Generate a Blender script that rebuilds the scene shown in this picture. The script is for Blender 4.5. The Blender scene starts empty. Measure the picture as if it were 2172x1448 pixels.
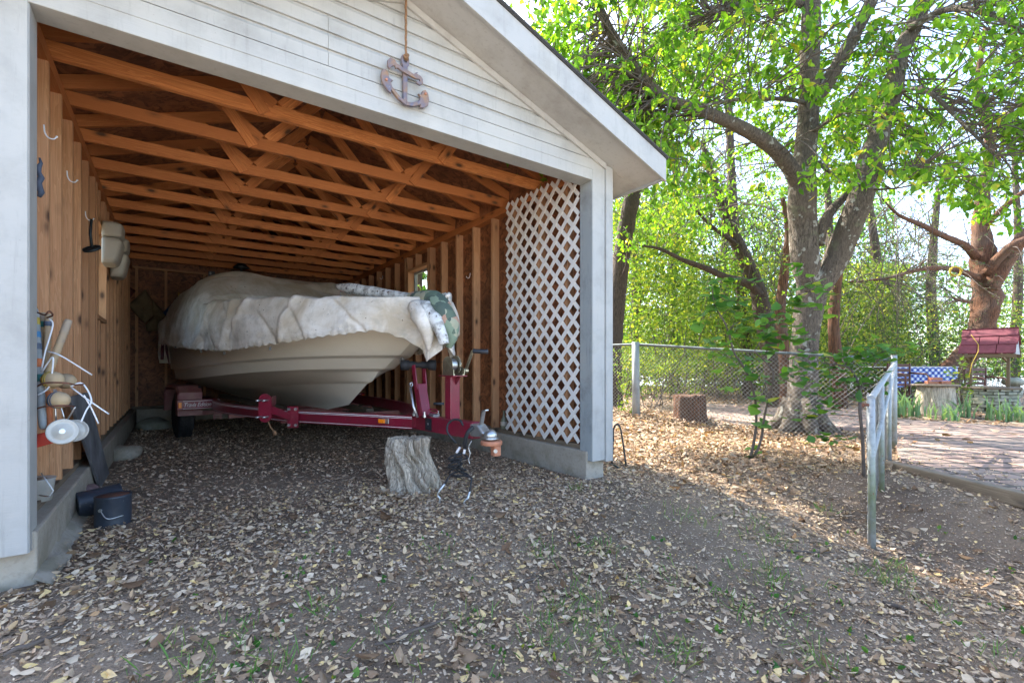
import bpy, math, random
import numpy as np
from mathutils import Vector, Matrix, noise
random.seed(7); rng = np.random.default_rng(7)
S = bpy.context.scene
# ---------------------------------------------------------------- camera, sky, sun
cam_d = bpy.data.cameras.new('camera'); cam = bpy.data.objects.new('camera', cam_d)
S.collection.objects.link(cam); S.camera = cam
cam_d.sensor_width = 36; cam_d.lens = 1012/2172*36; cam_d.shift_y = 0.0239
cam_d.clip_end = 5000; cam_d.clip_start = .05
cam.location = (.5, -2.86, .957); cam.rotation_euler = (math.radians(90), 0, math.radians(-35.5))
SUN_EL, SUN_AZ = 46, -3            # degrees; azimuth from +Y towards +X
w = bpy.data.worlds.new('World'); S.world = w; w.use_nodes = True
wn = w.node_tree.nodes; wl = w.node_tree.links
sky = wn.new('ShaderNodeTexSky'); sky.sky_type = 'NISHITA'; sky.sun_disc = False
sky.sun_elevation = math.radians(SUN_EL); sky.sun_rotation = math.radians(SUN_AZ)
sky.air_density = .8; sky.dust_density = 2.0; sky.ozone_density = .3
wl.new(sky.outputs[0], wn['Background'].inputs[0]); wn['Background'].inputs[1].default_value = .15
sun_d = bpy.data.lights.new('sun', 'SUN'); sun_d.energy = 3.2; sun_d.angle = math.radians(.5); sun_d.color = (1, .93, .82)
sun = bpy.data.objects.new('sun', sun_d); S.collection.objects.link(sun)
e, a_ = math.radians(SUN_EL), math.radians(SUN_AZ)
sd = Vector((math.sin(a_)*math.cos(e), math.cos(a_)*math.cos(e), math.sin(e)))
sun.rotation_euler = sd.to_track_quat('Z', 'Y').to_euler()
S.view_settings.view_transform = 'Standard'; S.view_settings.look = 'None'
S.view_settings.exposure = 2.6; S.view_settings.gamma = 1
S.render.engine = 'CYCLES'
S.cycles.max_bounces = 12; S.cycles.diffuse_bounces = 8; S.cycles.transparent_max_bounces = 8

# ---------------------------------------------------------------- surveying helpers: photo measurements turned into world metres
F, CX, HY = 1012., 1086., 776.
TH = math.radians(35.5)
C0 = Vector((.5, -2.86, .957)); Rv = Vector((math.cos(TH), -math.sin(TH), 0)); Vv = Vector((math.sin(TH), math.cos(TH), 0))
def ray(px, py): return Vv + Rv*((px-CX)/F) + Vector((0, 0, (HY-py)/F))
def at(px, py, D): return C0 + ray(px, py)*D
def pl(px, py, ax, v):
    r = ray(px, py); return C0 + r*((v-C0[ax])/r[ax])
def sst(v): v = max(0., min(1., v)); return v*v*(3-2*v)
def gz(x, y):
    z = -.30*sst((-.1-y)/2.2)*(1-.65*sst((x-4.3)/1.2))
    z += .15*sst((x-4.5)/2)*sst((y-.3)/2)*(1-sst((x-7.2)/.6))
    z += .09*sst((x-4.8)/.6)*sst((-y-.8)/.6)*(1 if x < 12 else 0)
    d = math.hypot(x-2, y+2)
    z -= 5*sst((d-22)/25)
    if d < 30: z += .014*noise.noise(Vector((x*1.3, y*1.3, 0)))+.006*noise.noise(Vector((x*5, y*5, 3)))
    return z
def gnd(x, y, dz=0): return Vector((x, y, gz(x, y)+dz))

# ---------------------------------------------------------------- materials
def mk(name, fn):
    m = bpy.data.materials.new(name); m.use_nodes = True; nt = m.node_tree; nt.nodes.clear()
    out = nt.nodes.new('ShaderNodeOutputMaterial'); T = NT(nt); r = fn(T); nt.links.new(r, out.inputs[0]); return m
class NT:
    def __init__(s, nt): s.nt = nt
    def n(s, t, ins=None, o=0, **kw):
        nd = s.nt.nodes.new('ShaderNode'+t)
        for k, v in kw.items(): setattr(nd, k, v)
        for k, v in (ins or {}).items():
            i = nd.inputs[k]
            if hasattr(v, 'node'): s.nt.links.new(v, i)
            else:
                if isinstance(v, tuple) and len(v) == 3 and i.type == 'RGBA': v = v+(1,)
                i.default_value = v
        return nd.outputs[o]
    def obj(s): return s.n('TexCoord', o=3)
    def uv(s): return s.n('TexCoord', o=2)
    def mapv(s, v, sc): return s.n('Mapping', {0: v, 3: sc})
    def noise(s, v, sc, det=4, ro=.55, dist=0): return s.n('TexNoise', {'Vector': v, 'Scale': sc, 'Detail': det, 'Roughness': ro, 'Distortion': dist})
    def ramp(s, f, stops, interp='LINEAR'):
        nd = s.nt.nodes.new('ShaderNodeValToRGB'); s.nt.links.new(f, nd.inputs[0]); cr = nd.color_ramp; cr.interpolation = interp
        while len(cr.elements) < len(stops): cr.elements.new(.5)
        for e_, (p, c) in zip(cr.elements, stops):
            e_.position = p; e_.color = (c, c, c, 1) if isinstance(c, (int, float)) else tuple(c)+(1,)
        return nd.outputs[0]
    def mix(s, f, a, b, mode='MIX'):
        nd = s.nt.nodes.new('ShaderNodeMix'); nd.data_type = 'RGBA'; nd.blend_type = mode
        for i, v in ((0, f), (6, a), (7, b)):
            if hasattr(v, 'node'): s.nt.links.new(v, nd.inputs[i])
            else: nd.inputs[i].default_value = v if i == 0 else tuple(v)+(1,)
        return nd.outputs[2]
    def math(s, op, a, b=0.): return s.n('Math', {0: a, 1: b}, operation=op)
    def bump(s, h, st=.3, d=.01): return s.n('Bump', {'Height': h, 'Strength': st, 'Distance': d})
    def bsdf(s, col, rough=.6, metal=0, normal=None, **kw):
        ins = {'Base Color': col, 'Roughness': rough, 'Metallic': metal}
        if normal is not None: ins['Normal'] = normal
        ins.update(kw); return s.n('BsdfPrincipled', ins)
def simple(name, col, rough=.6, metal=0, var=.25, sc=12, bump=.15, col2=None, spots=0, spotcol=(.1, .08, .06)):
    def f(T):
        v = T.obj(); nz = T.noise(v, sc, 6, .6)
        c2 = col2 or tuple(c*(1-var) for c in col)
        c = T.mix(T.ramp(nz, [(.35, 0.), (.65, 1.)]), col, c2)
        if spots:
            sp = T.noise(v, 55, 4, .7); c = T.mix(T.ramp(sp, [(.63, 0.), (.70, .7)]), c, spotcol)
        return T.bsdf(c, rough, metal, T.bump(T.noise(v, sc*6, 4), bump, .004))
    return mk(name, f)
def wood(name, lo, hi, knot=(.08, .035, .015), grey=0, rough=.7):
    def f(T):
        u = T.uv()
        ring = T.noise(T.mapv(u, (1.1, 16, 1)), 1.6, 3, .6, .6)
        wv = T.math('FRACT', T.math('MULTIPLY', ring, 7.))
        fine = T.noise(T.mapv(u, (3, 220, 1)), 1, 3, .6)
        tone = T.noise(T.mapv(u, (.5, .9, 1)), .9, 2)
        rnd = T.n('ObjectInfo', o=5)
        c = T.mix(T.ramp(wv, [(.0, 0.), (.6, .75), (1., 1.)]), hi, lo)
        c = T.mix(T.ramp(fine, [(.35, 0.), (.7, .6)]), c, tuple(x*.45 for x in lo))
        c = T.mix(T.ramp(tone, [(.3, 0.), (.7, .55)]), c, tuple(x*.72 for x in lo))
        c = T.mix(T.math('MULTIPLY', rnd, .85), c, tuple(x*.6 for x in lo))
        vo = T.n('TexVoronoi', {'Vector': T.mapv(u, (3.6, 8.0, 1)), 'Scale': 1., 'Randomness': 1.}, o=0)
        kd = T.ramp(vo, [(.07, 1.), (.10, .8), (.16, .3), (.26, 0.)])
        c = T.mix(kd, c, knot)
        if grey: c = T.mix(grey, c, (.3, .28, .25))
        return T.bsdf(c, rough, 0, T.bump(fine, .25, .003))
    return mk(name, f)
M = {}
def paintf(T, base=(.40, .396, .375), grime=(.19, .185, .165), amt=.6):
    v = T.obj()
    g1 = T.noise(v, 3.2, 7, .65); g2 = T.noise(T.mapv(v, (30, 30, 2.5)), 1.2, 5, .7)
    c = T.mix(T.ramp(g1, [(.48, 0.), (.78, amt)]), base, grime)
    c = T.mix(T.ramp(g2, [(.55, 0.), (.8, amt*.7)]), c, tuple(x*.85 for x in grime))
    sp = T.noise(v, 70, 2, .5); c = T.mix(T.ramp(sp, [(.72, 0.), (.76, .5)]), c, (.2, .18, .15))
    c = T.mix(T.ramp(T.noise(v, 1.1, 3), [(.5, 0.), (.7, .25)]), c, (.62, .58, .48))
    return T.bsdf(c, .62, 0, T.bump(T.noise(T.mapv(v, (6, 60, 60)), 2, 4), .25, .004))
M['white_paint'] = mk('white_paint', paintf)
M['worn_paint'] = mk('worn_paint', lambda T: paintf(T, (.30, .33, .335), (.12, .125, .125), 1.))
M['soffit_paint'] = mk('soffit_paint', lambda T: paintf(T, (.42, .41, .39), (.24, .21, .18), .8))
M['stud_wood'] = wood('stud_wood', (.62, .31, .145), (.88, .51, .27))
M['truss_wood'] = wood('truss_wood', (.62, .20, .05), (.93, .38, .12))
M['old_wood'] = wood('old_wood', (.20, .15, .10), (.34, .27, .19), (.06, .05, .04))
def osbf(T, a=(.12, .042, .016), b=(.33, .125, .05)):
    v = T.obj()
    d = T.n('VectorMath', {0: v, 1: T.n('TexNoise', {'Vector': v, 'Scale': 9., 'Detail': 2.}, o=1)}, operation='MULTIPLY_ADD'); 
    nz = T.n('TexNoise', {'Vector': v, 'Scale': 7., 'Detail': 1.}, o=1)
    dv = T.n('VectorMath', {0: v, 1: T.n('VectorMath', {0: nz, 'Scale': .25}, operation='SCALE')}, operation='ADD')
    v1 = T.n('TexVoronoi', {'Vector': T.mapv(dv, (1, 1, .45)), 'Scale': 34.}, o=1)
    v2 = T.n('TexVoronoi', {'Vector': T.mapv(dv, (.45, .5, 1)), 'Scale': 26.}, o=1)
    r1 = T.n('SeparateColor', {0: v1}); r2 = T.n('SeparateColor', {0: v2}, o=1)
    c = T.mix(r1, a, b); c = T.mix(T.ramp(r2, [(.5, 0.), (1., .7)]), c, tuple(x*1.5 for x in b))
    c = T.mix(T.ramp(T.noise(v, 1.5, 3), [(.4, 0.), (.7, .6)]), c, tuple(x*.6 for x in a))
    return T.bsdf(c, .6, 0, T.bump(r1, .2, .002))
M['osb'] = mk('osb', osbf)
def concf(T):
    v = T.obj(); n1 = T.noise(v, 4, 8, .7); n2 = T.noise(v, 40, 4)
    c = T.mix(n1, (.46, .41, .335), (.27, .24, .195)); c = T.mix(T.ramp(n2, [(.5, 0.), (.8, .5)]), c, (.14, .12, .1))
    zz = T.n('SeparateXYZ', {0: v}, o=2)
    moss = T.math('MULTIPLY', T.ramp(T.noise(v, 6, 4), [(.45, 0.), (.6, .6)]), T.ramp(zz, [(.0, 1.), (.25, .1)]))
    c = T.mix(moss, c, (.17, .15, .09))
    return T.bsdf(c, .9, 0, T.bump(n1, .6, .02))
M['concrete'] = mk('concrete', concf)
def soilf(T):
    v = T.obj(); big = T.noise(v, .7, 4, .6); mid = T.noise(v, 9, 6, .7); fine = T.noise(v, 90, 4, .7)
    c = T.mix(T.ramp(big, [(.38, 0.), (.62, 1.)]), (.17, .115, .075), (.32, .235, .16))
    c = T.mix(T.ramp(fine, [(.4, .0), (.75, .8)]), c, (.085, .062, .048))
    ch = T.n('TexVoronoi', {'Vector': T.mapv(v, (1, 1, 1)), 'Scale': 75.}, o=1); cr = T.n('SeparateColor', {0: ch})
    dd = T.n('TexVoronoi', {'Vector': v, 'Scale': 75.}, o=0)
    chip = T.math('MULTIPLY', T.ramp(cr, [(.80, 0.), (.83, 1.)]), T.ramp(dd, [(.30, 1.), (.42, 0.)]))
    c = T.mix(T.math('MULTIPLY', chip, T.ramp(mid, [(.4, .25), (.6, 1.)])), c, (.66, .54, .42))
    return T.bsdf(c, .95, 0, T.bump(T.mix(.5, mid, fine), .8, .03))
M['bounce_pale'] = simple('bounce_pale', (.74, .69, .58), .95, 0, .15, 30, .5)  # pale colour for the added sheet that bounces sunlight into the garage
M['soil'] = mk('soil', soilf)
def leafmat(name, stops, trans=.0, rough=.55, spec=.3):
    def f(T):
        r = T.n('NewGeometry', o=8)
        c = T.ramp(r, stops, 'LINEAR')
        c = T.mix(T.ramp(T.noise(T.obj(), 60, 2), [(.4, 0.), (.7, .35)]), c, tuple(x*.55 for x in stops[len(stops)//2][1]))
        b = T.bsdf(c, rough, 0, None, **{'Specular IOR Level': spec})
        if trans:
            tr = T.n('BsdfTranslucent', {0: T.mix(1., c, (1.45, 1.45, .5), 'MULTIPLY')})
            return T.n('MixShader', {0: trans, 1: b, 2: tr})
        return b
    return mk(name, f)
M['litter'] = leafmat('litter', [(0, (.11, .065, .035)), (.3, (.34, .215, .125)), (.55, (.52, .37, .24)), (.75, (.66, .52, .37)), (.9, (.68, .48, .26)), (1, (.80, .56, .22))])
M['litter_gold'] = leafmat('litter_gold', [(0, (.10, .055, .03)), (.3, (.22, .125, .07)), (.6, (.36, .245, .15)), (.85, (.54, .43, .31)), (1, (.42, .19, .06))], .1)
M['litter_grey'] = leafmat('litter_grey', [(0, (.22, .135, .08)), (.4, (.48, .34, .23)), (.8, (.72, .57, .42)), (1, (.5, .27, .12))])
M['leaf_green'] = leafmat('leaf_green', [(0, (.045, .13, .015)), (.4, (.15, .33, .035)), (.8, (.24, .42, .045)), (.95, (.36, .45, .06)), (1, (.6, .42, .08))], .6, .45)
M['leaf_bush'] = leafmat('leaf_bush', [(0, (.04, .13, .03)), (.5, (.08, .21, .05)), (.9, (.15, .30, .05)), (1, (.42, .40, .05))], .45, .45)
M['leaf_far'] = leafmat('leaf_far', [(0, (.04, .09, .025)), (.4, (.12, .21, .05)), (.75, (.25, .33, .07)), (1, (.42, .38, .10))], .5)
M['leaf_hedge'] = leafmat('leaf_hedge', [(0, (.05, .11, .025)), (.4, (.13, .23, .045)), (.8, (.25, .34, .055)), (1, (.42, .40, .08))], .5)
M['leaf_cedar'] = leafmat('leaf_cedar', [(0, (.05, .10, .04)), (.6, (.10, .16, .07)), (1, (.17, .20, .09))], .3)
M['grass'] = leafmat('grass', [(0, (.10, .22, .05)), (.6, (.17, .32, .08)), (1, (.34, .34, .14))], .3)
M['iris'] = leafmat('iris', [(0, (.12, .24, .12)), (1, (.24, .36, .18))], .3)
def barkf(T, a, b, c3, lichen=.0, vs=(9, 9, 2.2)):
    v = T.obj(); n1 = T.noise(T.mapv(v, vs), 2.2, 8, .7, .6)
    c = T.mix(T.ramp(n1, [(.35, 0.), (.62, 1.)]), a, b)
    c = T.mix(T.ramp(T.noise(v, 2.2, 4), [(.45, 0.), (.7, .7)]), c, c3)
    if lichen:
        li = T.noise(v, 9, 3, .5); c = T.mix(T.ramp(li, [(.62, 0.), (.65, lichen)]), c, (.42, .42, .36))
        c = T.mix(T.ramp(T.noise(v, 5, 3), [(.6, 0.), (.7, lichen*.5)]), c, (.22, .24, .14))
    return T.bsdf(c, .95, 0, T.bump(n1, 1., .04))
M['bark'] = mk('bark', lambda T: barkf(T, (.03, .023, .017), (.20, .16, .122), (.125, .098, .073), .75, (24, 24, 7)))
M['bark_dark'] = mk('bark_dark', lambda T: barkf(T, (.03, .02, .014), (.13, .093, .065), (.08, .06, .045), 0, (24, 24, 6)))
M['bark_cedar'] = mk('bark_cedar', lambda T: barkf(T, (.03, .014, .009), (.22, .10, .052), (.14, .10, .075), 0, (30, 30, 2.2)))
M['bark_twig'] = simple('bark_twig', (.13, .10, .08), .9, var=.4)
M['driftwood'] = mk('driftwood', lambda T: barkf(T, (.20, .14, .09), (.86, .74, .58), (.68, .56, .41), 0, (26, 26, 2.2)))
M['maroon'] = simple('maroon', (.22, .008, .030), .32, 0, .35, 4, .05, (.15, .014, .025), 1, (.26, .14, .12))
M['maroon_dusty'] = simple('maroon_dusty', (.20, .04, .045), .5, 0, .35, 5, .05, (.28, .13, .11))
M['pinstripe'] = simple('pinstripe', (.75, .72, .72), .4, var=.1)
M['galv'] = simple('galv', (.62, .63, .63), .35, .9, .3, 14, .1)
M['chain_wire'] = simple('chain_wire', (.34, .34, .32), .5, .3, .4, 9)
M['brass_zinc'] = simple('brass_zinc', (.55, .50, .36), .3, .9, .3, 14)
M['black_rubber'] = simple('black_rubber', (.022, .022, .024), .7, 0, .3, 20, .2)
M['black_plastic'] = simple('black_plastic', (.03, .033, .04), .4, 0, .3, 20)
M['amber'] = mk('amber', lambda T: T.bsdf((.85, .22, .01), .2))
M['clay'] = simple('clay', (.50, .20, .11), .55, 0, .3, 15)
M['hull_tan'] = mk('hull_tan', lambda T: T.bsdf(T.mix(T.ramp(T.noise(T.mapv(T.obj(), (1, 1, 2)), 2, 4), [(.4, 0.), (.75, .5)]), (.86, .79, .66), (.70, .62, .49)), .28, **{'Coat Weight': .3}))
M['hull_red'] = simple('hull_red', (.12, .01, .02), .35)
def canvasf(T):
    v = T.obj(); n1 = T.noise(v, 2.6, 8, .68, .5); n2 = T.noise(v, 11, 6, .65)
    z = T.n('SeparateXYZ', {0: v}, o=2)
    c = T.mix(T.ramp(n1, [(.36, 0.), (.62, .85)]), (.86, .81, .74), (.50, .40, .27))
    c = T.mix(T.ramp(n2, [(.5, 0.), (.75, .6)]), c, (.40, .36, .29))
    hi = T.ramp(T.math('MULTIPLY', T.math('ADD', T.math('MULTIPLY', z, .5), T.math('MULTIPLY', n1, .25)), 1.), [(.93, 0.), (1.03, .45)])
    c = T.mix(hi, c, (.24, .185, .11))
    sp = T.noise(v, 38, 3, .6); c = T.mix(T.ramp(sp, [(.69, 0.), (.72, .9)]), c, (.07, .04, .025))
    h = T.mix(.5, T.noise(T.mapv(v, (3, 3, 1.2)), 4, 5, .6, 1.), T.noise(v, 260, 2))
    return T.bsdf(c, .9, 0, T.bump(h, .5, .02))
M['canvas'] = mk('canvas', canvasf)
def vinylf(T):
    v = T.obj(); c = T.mix(T.ramp(T.noise(v, 14, 5, .7), [(.45, 0.), (.6, .8)]), (.66, .66, .63), (.24, .22, .19))
    c = T.mix(T.ramp(T.noise(v, 30, 4, .7), [(.58, 0.), (.63, 1.)]), c, (.05, .035, .03))
    return T.bsdf(c, .6, 0, T.bump(T.noise(v, 9, 4), .5, .02))
M['vinyl'] = mk('vinyl', vinylf)
def camof(T):
    v = T.obj(); n = T.n('TexVoronoi', {'Vector': T.n('VectorMath', {0: v, 1: T.n('VectorMath', {0: T.n('TexNoise', {'Vector': v, 'Scale': 14.}, o=1), 'Scale': .09}, operation='SCALE')}, operation='ADD'), 'Scale': 13.}, o=1)
    r = T.n('SeparateColor', {0: n})
    c = T.ramp(r, [(0, (.10, .14, .10)), (.3, (.20, .26, .18)), (.55, (.34, .34, .24)), (.75, (.40, .24, .17)), (.9, (.07, .10, .08))], 'CONSTANT')
    return T.bsdf(c, .8, 0, T.bump(T.noise(v, 12, 4), .6, .02))
M['camo'] = mk('camo', camof)
M['glass'] = mk('glass', lambda T: T.n('MixShader', {0: .12, 1: T.n('BsdfTransparent', {0: (.9, .95, .92)}), 2: T.n('BsdfGlossy', {1: .05})}))
M['rope'] = simple('rope', (.33, .18, .09), .9, 0, .5, 90, .8)
M['anchor_wood'] = simple('anchor_wood', (.27, .165, .095), .6, 0, .3, 20, .5, (.12, .12, .17), 1, (.30, .28, .26))
M['shingle'] = simple('shingle', (.06, .055, .05), .95, 0, .5, 60, .6)
M['lattice_white'] = simple('lattice_white', (.80, .77, .72), .55, 0, .12, 6, .05)
M['grey_board'] = simple('grey_board', (.20, .21, .22), .6, 0, .4, 5, .3, (.07, .07, .08))
M['red_paint'] = simple('red_paint', (.62, .055, .03), .5, 0, .2, 12, .3)
M['white_plastic'] = simple('white_plastic', (.52, .51, .47), .5, 0, .25, 9, .1, None, 1, (.3, .25, .2))
M['ball_wood'] = simple('ball_wood', (.50, .36, .20), .7, 0, .35, 8, .4, (.33, .26, .19))
M['navy'] = simple('navy', (.09, .12, .18), .7, 0, .4, 20)
M['teal'] = simple('teal', (.02, .17, .15), .6)
M['blue_paint'] = simple('blue_paint', (.05, .22, .45), .6)
M['orange_paint'] = simple('orange_paint', (.55, .16, .05), .6)
M['yellow_paint'] = simple('yellow_paint', (.45, .33, .05), .6)
M['can_black'] = simple('can_black', (.035, .045, .062), .42, 0, .3, 12, .1, None, 1, (.16, .16, .15))
M['rust'] = simple('rust', (.17, .07, .045), .9, 0, .4, 20, .5)
M['vinyl_beige'] = simple('vinyl_beige', (.42, .38, .31), .55, 0, .12, 6, .1)
M['vest_olive'] = simple('vest_olive', (.25, .18, .10), .9, 0, .3, 20, .5)
M['vest_blue'] = simple('vest_blue', (.03, .10, .26), .8, 0, .3, 20, .5)
M['vest_red'] = simple('vest_red', (.12, .03, .025), .8, 0, .3, 20, .5)
M['strap_yellow'] = simple('strap_yellow', (.6, .42, .03), .6)
M['rag'] = simple('rag', (.20, .13, .13), .9, 0, .4, 20, .6)
def gatef(T):
    v = T.obj(); z = T.n('SeparateXYZ', {0: v}, o=2)
    c = T.mix(T.ramp(T.noise(v, 22, 5, .7), [(.5, 0.), (.7, .8)]), (.33, .35, .355), (.17, .18, .18))
    moss = T.math('MULTIPLY', T.ramp(z, [(.0, 1.), (.62, 0.)]), T.ramp(T.noise(v, 4, 4), [(.4, .1), (.6, 1.)]))
    c = T.mix(moss, c, (.14, .18, .07)); c = T.mix(T.ramp(T.noise(v, 45, 3), [(.66, 0.), (.7, .8)]), c, (.18, .09, .06))
    return T.bsdf(c, .5, .1, T.bump(T.noise(v, 60, 3), .2, .003))
M['gate_paint'] = mk('gate_paint', gatef)
M['rail_metal'] = simple('rail_metal', (.17, .20, .20), .45, .4, .4, 14)
def brickf(T):
    v = T.n('Mapping', {0: T.obj(), 2: (0, 0, math.radians(33.)), 3: (1, 1, 1)})
    b = T.n('TexBrick', {'Vector': v, 'Color1': (.38, .24, .19, 1), 'Color2': (.24, .175, .15, 1), 'Mortar': (.035, .027, .02, 1), 'Scale': 1., 'Mortar Size': .026, 'Mortar Smooth': .3, 'Brick Width': .42, 'Row Height': .21}, offset=.0)
    f_ = T.n('TexBrick', {'Vector': v, 'Color1': (.38, .24, .19, 1), 'Color2': (.24, .175, .15, 1), 'Mortar': (.035, .027, .02, 1), 'Scale': 1., 'Mortar Size': .026, 'Mortar Smooth': .3, 'Brick Width': .42, 'Row Height': .21}, o=1, offset=.0)
    c = T.mix(T.ramp(T.noise(T.obj(), 1.3, 5, .7), [(.45, 0.), (.7, .6)]), b, (.28, .25, .21))
    c = T.mix(T.ramp(T.noise(T.obj(), 12, 5, .7), [(.5, 0.), (.7, .5)]), c, (.12, .09, .07))
    return T.bsdf(c, .9, 0, T.bump(T.math('SUBTRACT', 1., f_), .8, .01))
M['brick_paving'] = mk('brick_paving', brickf)
M['brick'] = simple('brick', (.42, .17, .10), .9, 0, .3, 12, .4)
M['stone'] = simple('stone', (.34, .34, .28), .9, 0, .35, 7, .5, (.20, .21, .15))
M['roof_red'] = simple('roof_red', (.17, .035, .05), .8, 0, .35, 9, .4)
M['well_wood'] = wood('well_wood', (.20, .13, .07), (.33, .23, .13))
def ginghamf(T):
    u = T.uv(); x = T.n('SeparateXYZ', {0: u}); y = T.n('SeparateXYZ', {0: u}, o=1)
    def st(q): return T.math('GREATER_THAN', T.math('FRACT', T.math('MULTIPLY', q, 7.)), .5)
    a = T.math('MULTIPLY', T.math('ADD', st(T.math('ADD', x, y)), st(T.math('SUBTRACT', x, y))), .5)
    return T.bsdf(T.ramp(a, [(0, (.75, .76, .78)), (.34, (.16, .24, .55)), (.67, (.01, .03, .25))], 'CONSTANT'), .7)
M['gingham'] = mk('gingham', ginghamf)
M['cloth_white'] = simple('cloth_white', (.75, .77, .8), .8, var=.1)
M['chair_brown'] = simple('chair_brown', (.12, .05, .04), .5)
M['dark_steel'] = simple('dark_steel', (.035, .045, .05), .5, .5)
M['lake'] = mk('lake', lambda T: T.bsdf((.10, .13, .14), .12, 0, T.bump(T.noise(T.obj(), 2.5, 4), .6, .1)))
M['bottle_glass'] = simple('bottle_glass', (.22, .22, .15), .25)
M['steel_drum'] = simple('steel_drum', (.35, .35, .37), .5, .5)
M['lid_grey'] = simple('lid_grey', (.22, .21, .17), .7, .2, .3, 20)

# ---------------------------------------------------------------- mesh helpers
class MB:
    def __init__(s): s.v = []; s.f = []; s.sm = []; s.uv = []
    def add(s, vs, fs, smooth=False, uvs=None):
        o = len(s.v); s.v += [tuple(x) for x in vs]
        for i, f in enumerate(fs):
            s.f.append(tuple(o+k for k in f)); s.sm.append(smooth)
            s.uv += uvs[i] if uvs else [(0., 0.)]*len(f)
        return s
    def bar(s, p0, p1, w, h, up=(0, 0, 1), s0=0, s1=0):
        """beam from p0 to p1, w sideways, h along up"""
        p0, p1 = Vector(p0), Vector(p1); d = (p1-p0); L = d.length; d.normalize(); up = Vector(up)
        sd_ = d.cross(up); sd_ = sd_.normalized() if sd_.length > 1e-6 else Vector((1, 0, 0)); up = sd_.cross(d).normalized()
        vs = []
        for p in (p0, p1):
            for a, b in ((-1, -1), (1, -1), (1, 1), (-1, 1)): vs.append(p+sd_*(a*w/2)+up*(b*h/2))
        fs = [(3, 2, 1, 0), (4, 5, 6, 7), (0, 1, 5, 4), (1, 2, 6, 5), (2, 3, 7, 6), (3, 0, 4, 7)]
        ou, ov = random.uniform(0, 50), random.uniform(0, 50); per = [0, w, w+h, 2*w+h, 2*(w+h)]
        uvs = [[(ou, ov), (ou, ov+w), (ou+h*.2, ov+w), (ou+h*.2, ov)]]*2
        for k in range(4): uvs.append([(ou, ov+per[k]), (ou, ov+per[k+1]), (ou+L, ov+per[k+1]), (ou+L, ov+per[k])])
        return s.add(vs, fs, False, uvs)
    def box(s, x0, x1, y0, y1, z0, z1):
        dx, dy, dz = x1-x0, y1-y0, z1-z0; m = ((x0+x1)/2, (y0+y1)/2, (z0+z1)/2)
        if dz >= dx and dz >= dy: return s.bar((m[0], m[1], z0), (m[0], m[1], z1), dy, dx, (1, 0, 0))
        if dx >= dy: return s.bar((x0, m[1], m[2]), (x1, m[1], m[2]), dy, dz)
        return s.bar((m[0], y0, m[2]), (m[0], y1, m[2]), dx, dz)
    def tube(s, pts, r, n=8, cap=True, jit=0, flat=1.):
        pts = [Vector(p) for p in pts]; k = len(pts)
        rs = [r]*k if isinstance(r, (int, float)) else list(r)
        if len(rs) != k: rs = [rs[0]+(rs[-1]-rs[0])*i/(k-1) for i in range(k)]
        ref = None; vs = []; uvs = []; L = 0
        for i, p in enumerate(pts):
            d = (pts[min(i+1, k-1)]-pts[max(i-1, 0)]).normalized()
            if ref is None: ref = d.orthogonal().normalized()
            ref = (ref-d*ref.dot(d)).normalized(); b = d.cross(ref)
            for j in range(n):
                a = 2*math.pi*j/n; q = rs[i]*(1+(random.uniform(-jit, jit) if jit else 0))
                vs.append(p+ref*(math.cos(a)*q)+b*(math.sin(a)*q*flat))
        fs = []
        for i in range(k-1):
            for j in range(n):
                j2 = (j+1) % n; fs.append((i*n+j, i*n+j2, (i+1)*n+j2, (i+1)*n+j))
        s.add(vs, fs, True)
        if cap: o = len(s.v)-len(vs); s.f += [tuple(o+n-1-j for j in range(n)), tuple(o+(k-1)*n+j for j in range(n))]; s.sm += [False]*2; s.uv += [(0., 0.)]*(2*n)
        return s
    def lathe(s, prof, base, axis=(0, 0, 1), n=24, smooth=True):
        ax = Vector(axis).normalized(); r_ = ax.orthogonal().normalized(); b = ax.cross(r_); base = Vector(base); vs = []
        for (r, h) in prof:
            for j in range(n):
                a = 2*math.pi*j/n; vs.append(base+ax*h+r_*(r*math.cos(a))+b*(r*math.sin(a)))
        fs = [(i*n+j, i*n+(j+1) % n, (i+1)*n+(j+1) % n, (i+1)*n+j) for i in range(len(prof)-1) for j in range(n)]
        s.add(vs, fs, smooth)
        o = len(s.v)-len(vs); s.f += [tuple(o+n-1-j for j in range(n)), tuple(o+(len(prof)-1)*n+j for j in range(n))]; s.sm += [False]*2; s.uv += [(0., 0.)]*(2*n)
        return s
    def disc(s, c, axis, r, th, n=32): ax = Vector(axis).normalized(); return s.lathe([(r*.98, -th/2), (r, -th/2+.1*th), (r, th/2-.1*th), (r*.98, th/2)], c, axis, n, False)
    def ball(s, c, r, n=16, sc=(1, 1, 1)):
        c = Vector(c); prof = []
        vs = []; m = n//2+1
        for i in range(m):
            a = math.pi*i/(m-1)
            for j in range(n):
                b = 2*math.pi*j/n; vs.append(c+Vector((math.sin(a)*math.cos(b)*sc[0], math.sin(a)*math.sin(b)*sc[1], math.cos(a)*sc[2]))*r)
        fs = [(i*n+j, (i+1)*n+j, (i+1)*n+(j+1) % n, i*n+(j+1) % n) for i in range(m-1) for j in range(n)]
        return s.add(vs, fs, True)
    def prism(s, poly, off):
        poly = [Vector(p) for p in poly]; off = Vector(off); n = len(poly)
        vs = poly+[p+off for p in poly]
        fs = [tuple(range(n-1, -1, -1)), tuple(range(n, 2*n))]+[(i, (i+1) % n, n+(i+1) % n, n+i) for i in range(n)]
        o = random.uniform(0, 9); uvs = [[(o+vs[k].x+vs[k].y, o+vs[k].z) for k in f] for f in fs]
        return s.add(vs, fs, False, uvs)
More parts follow.
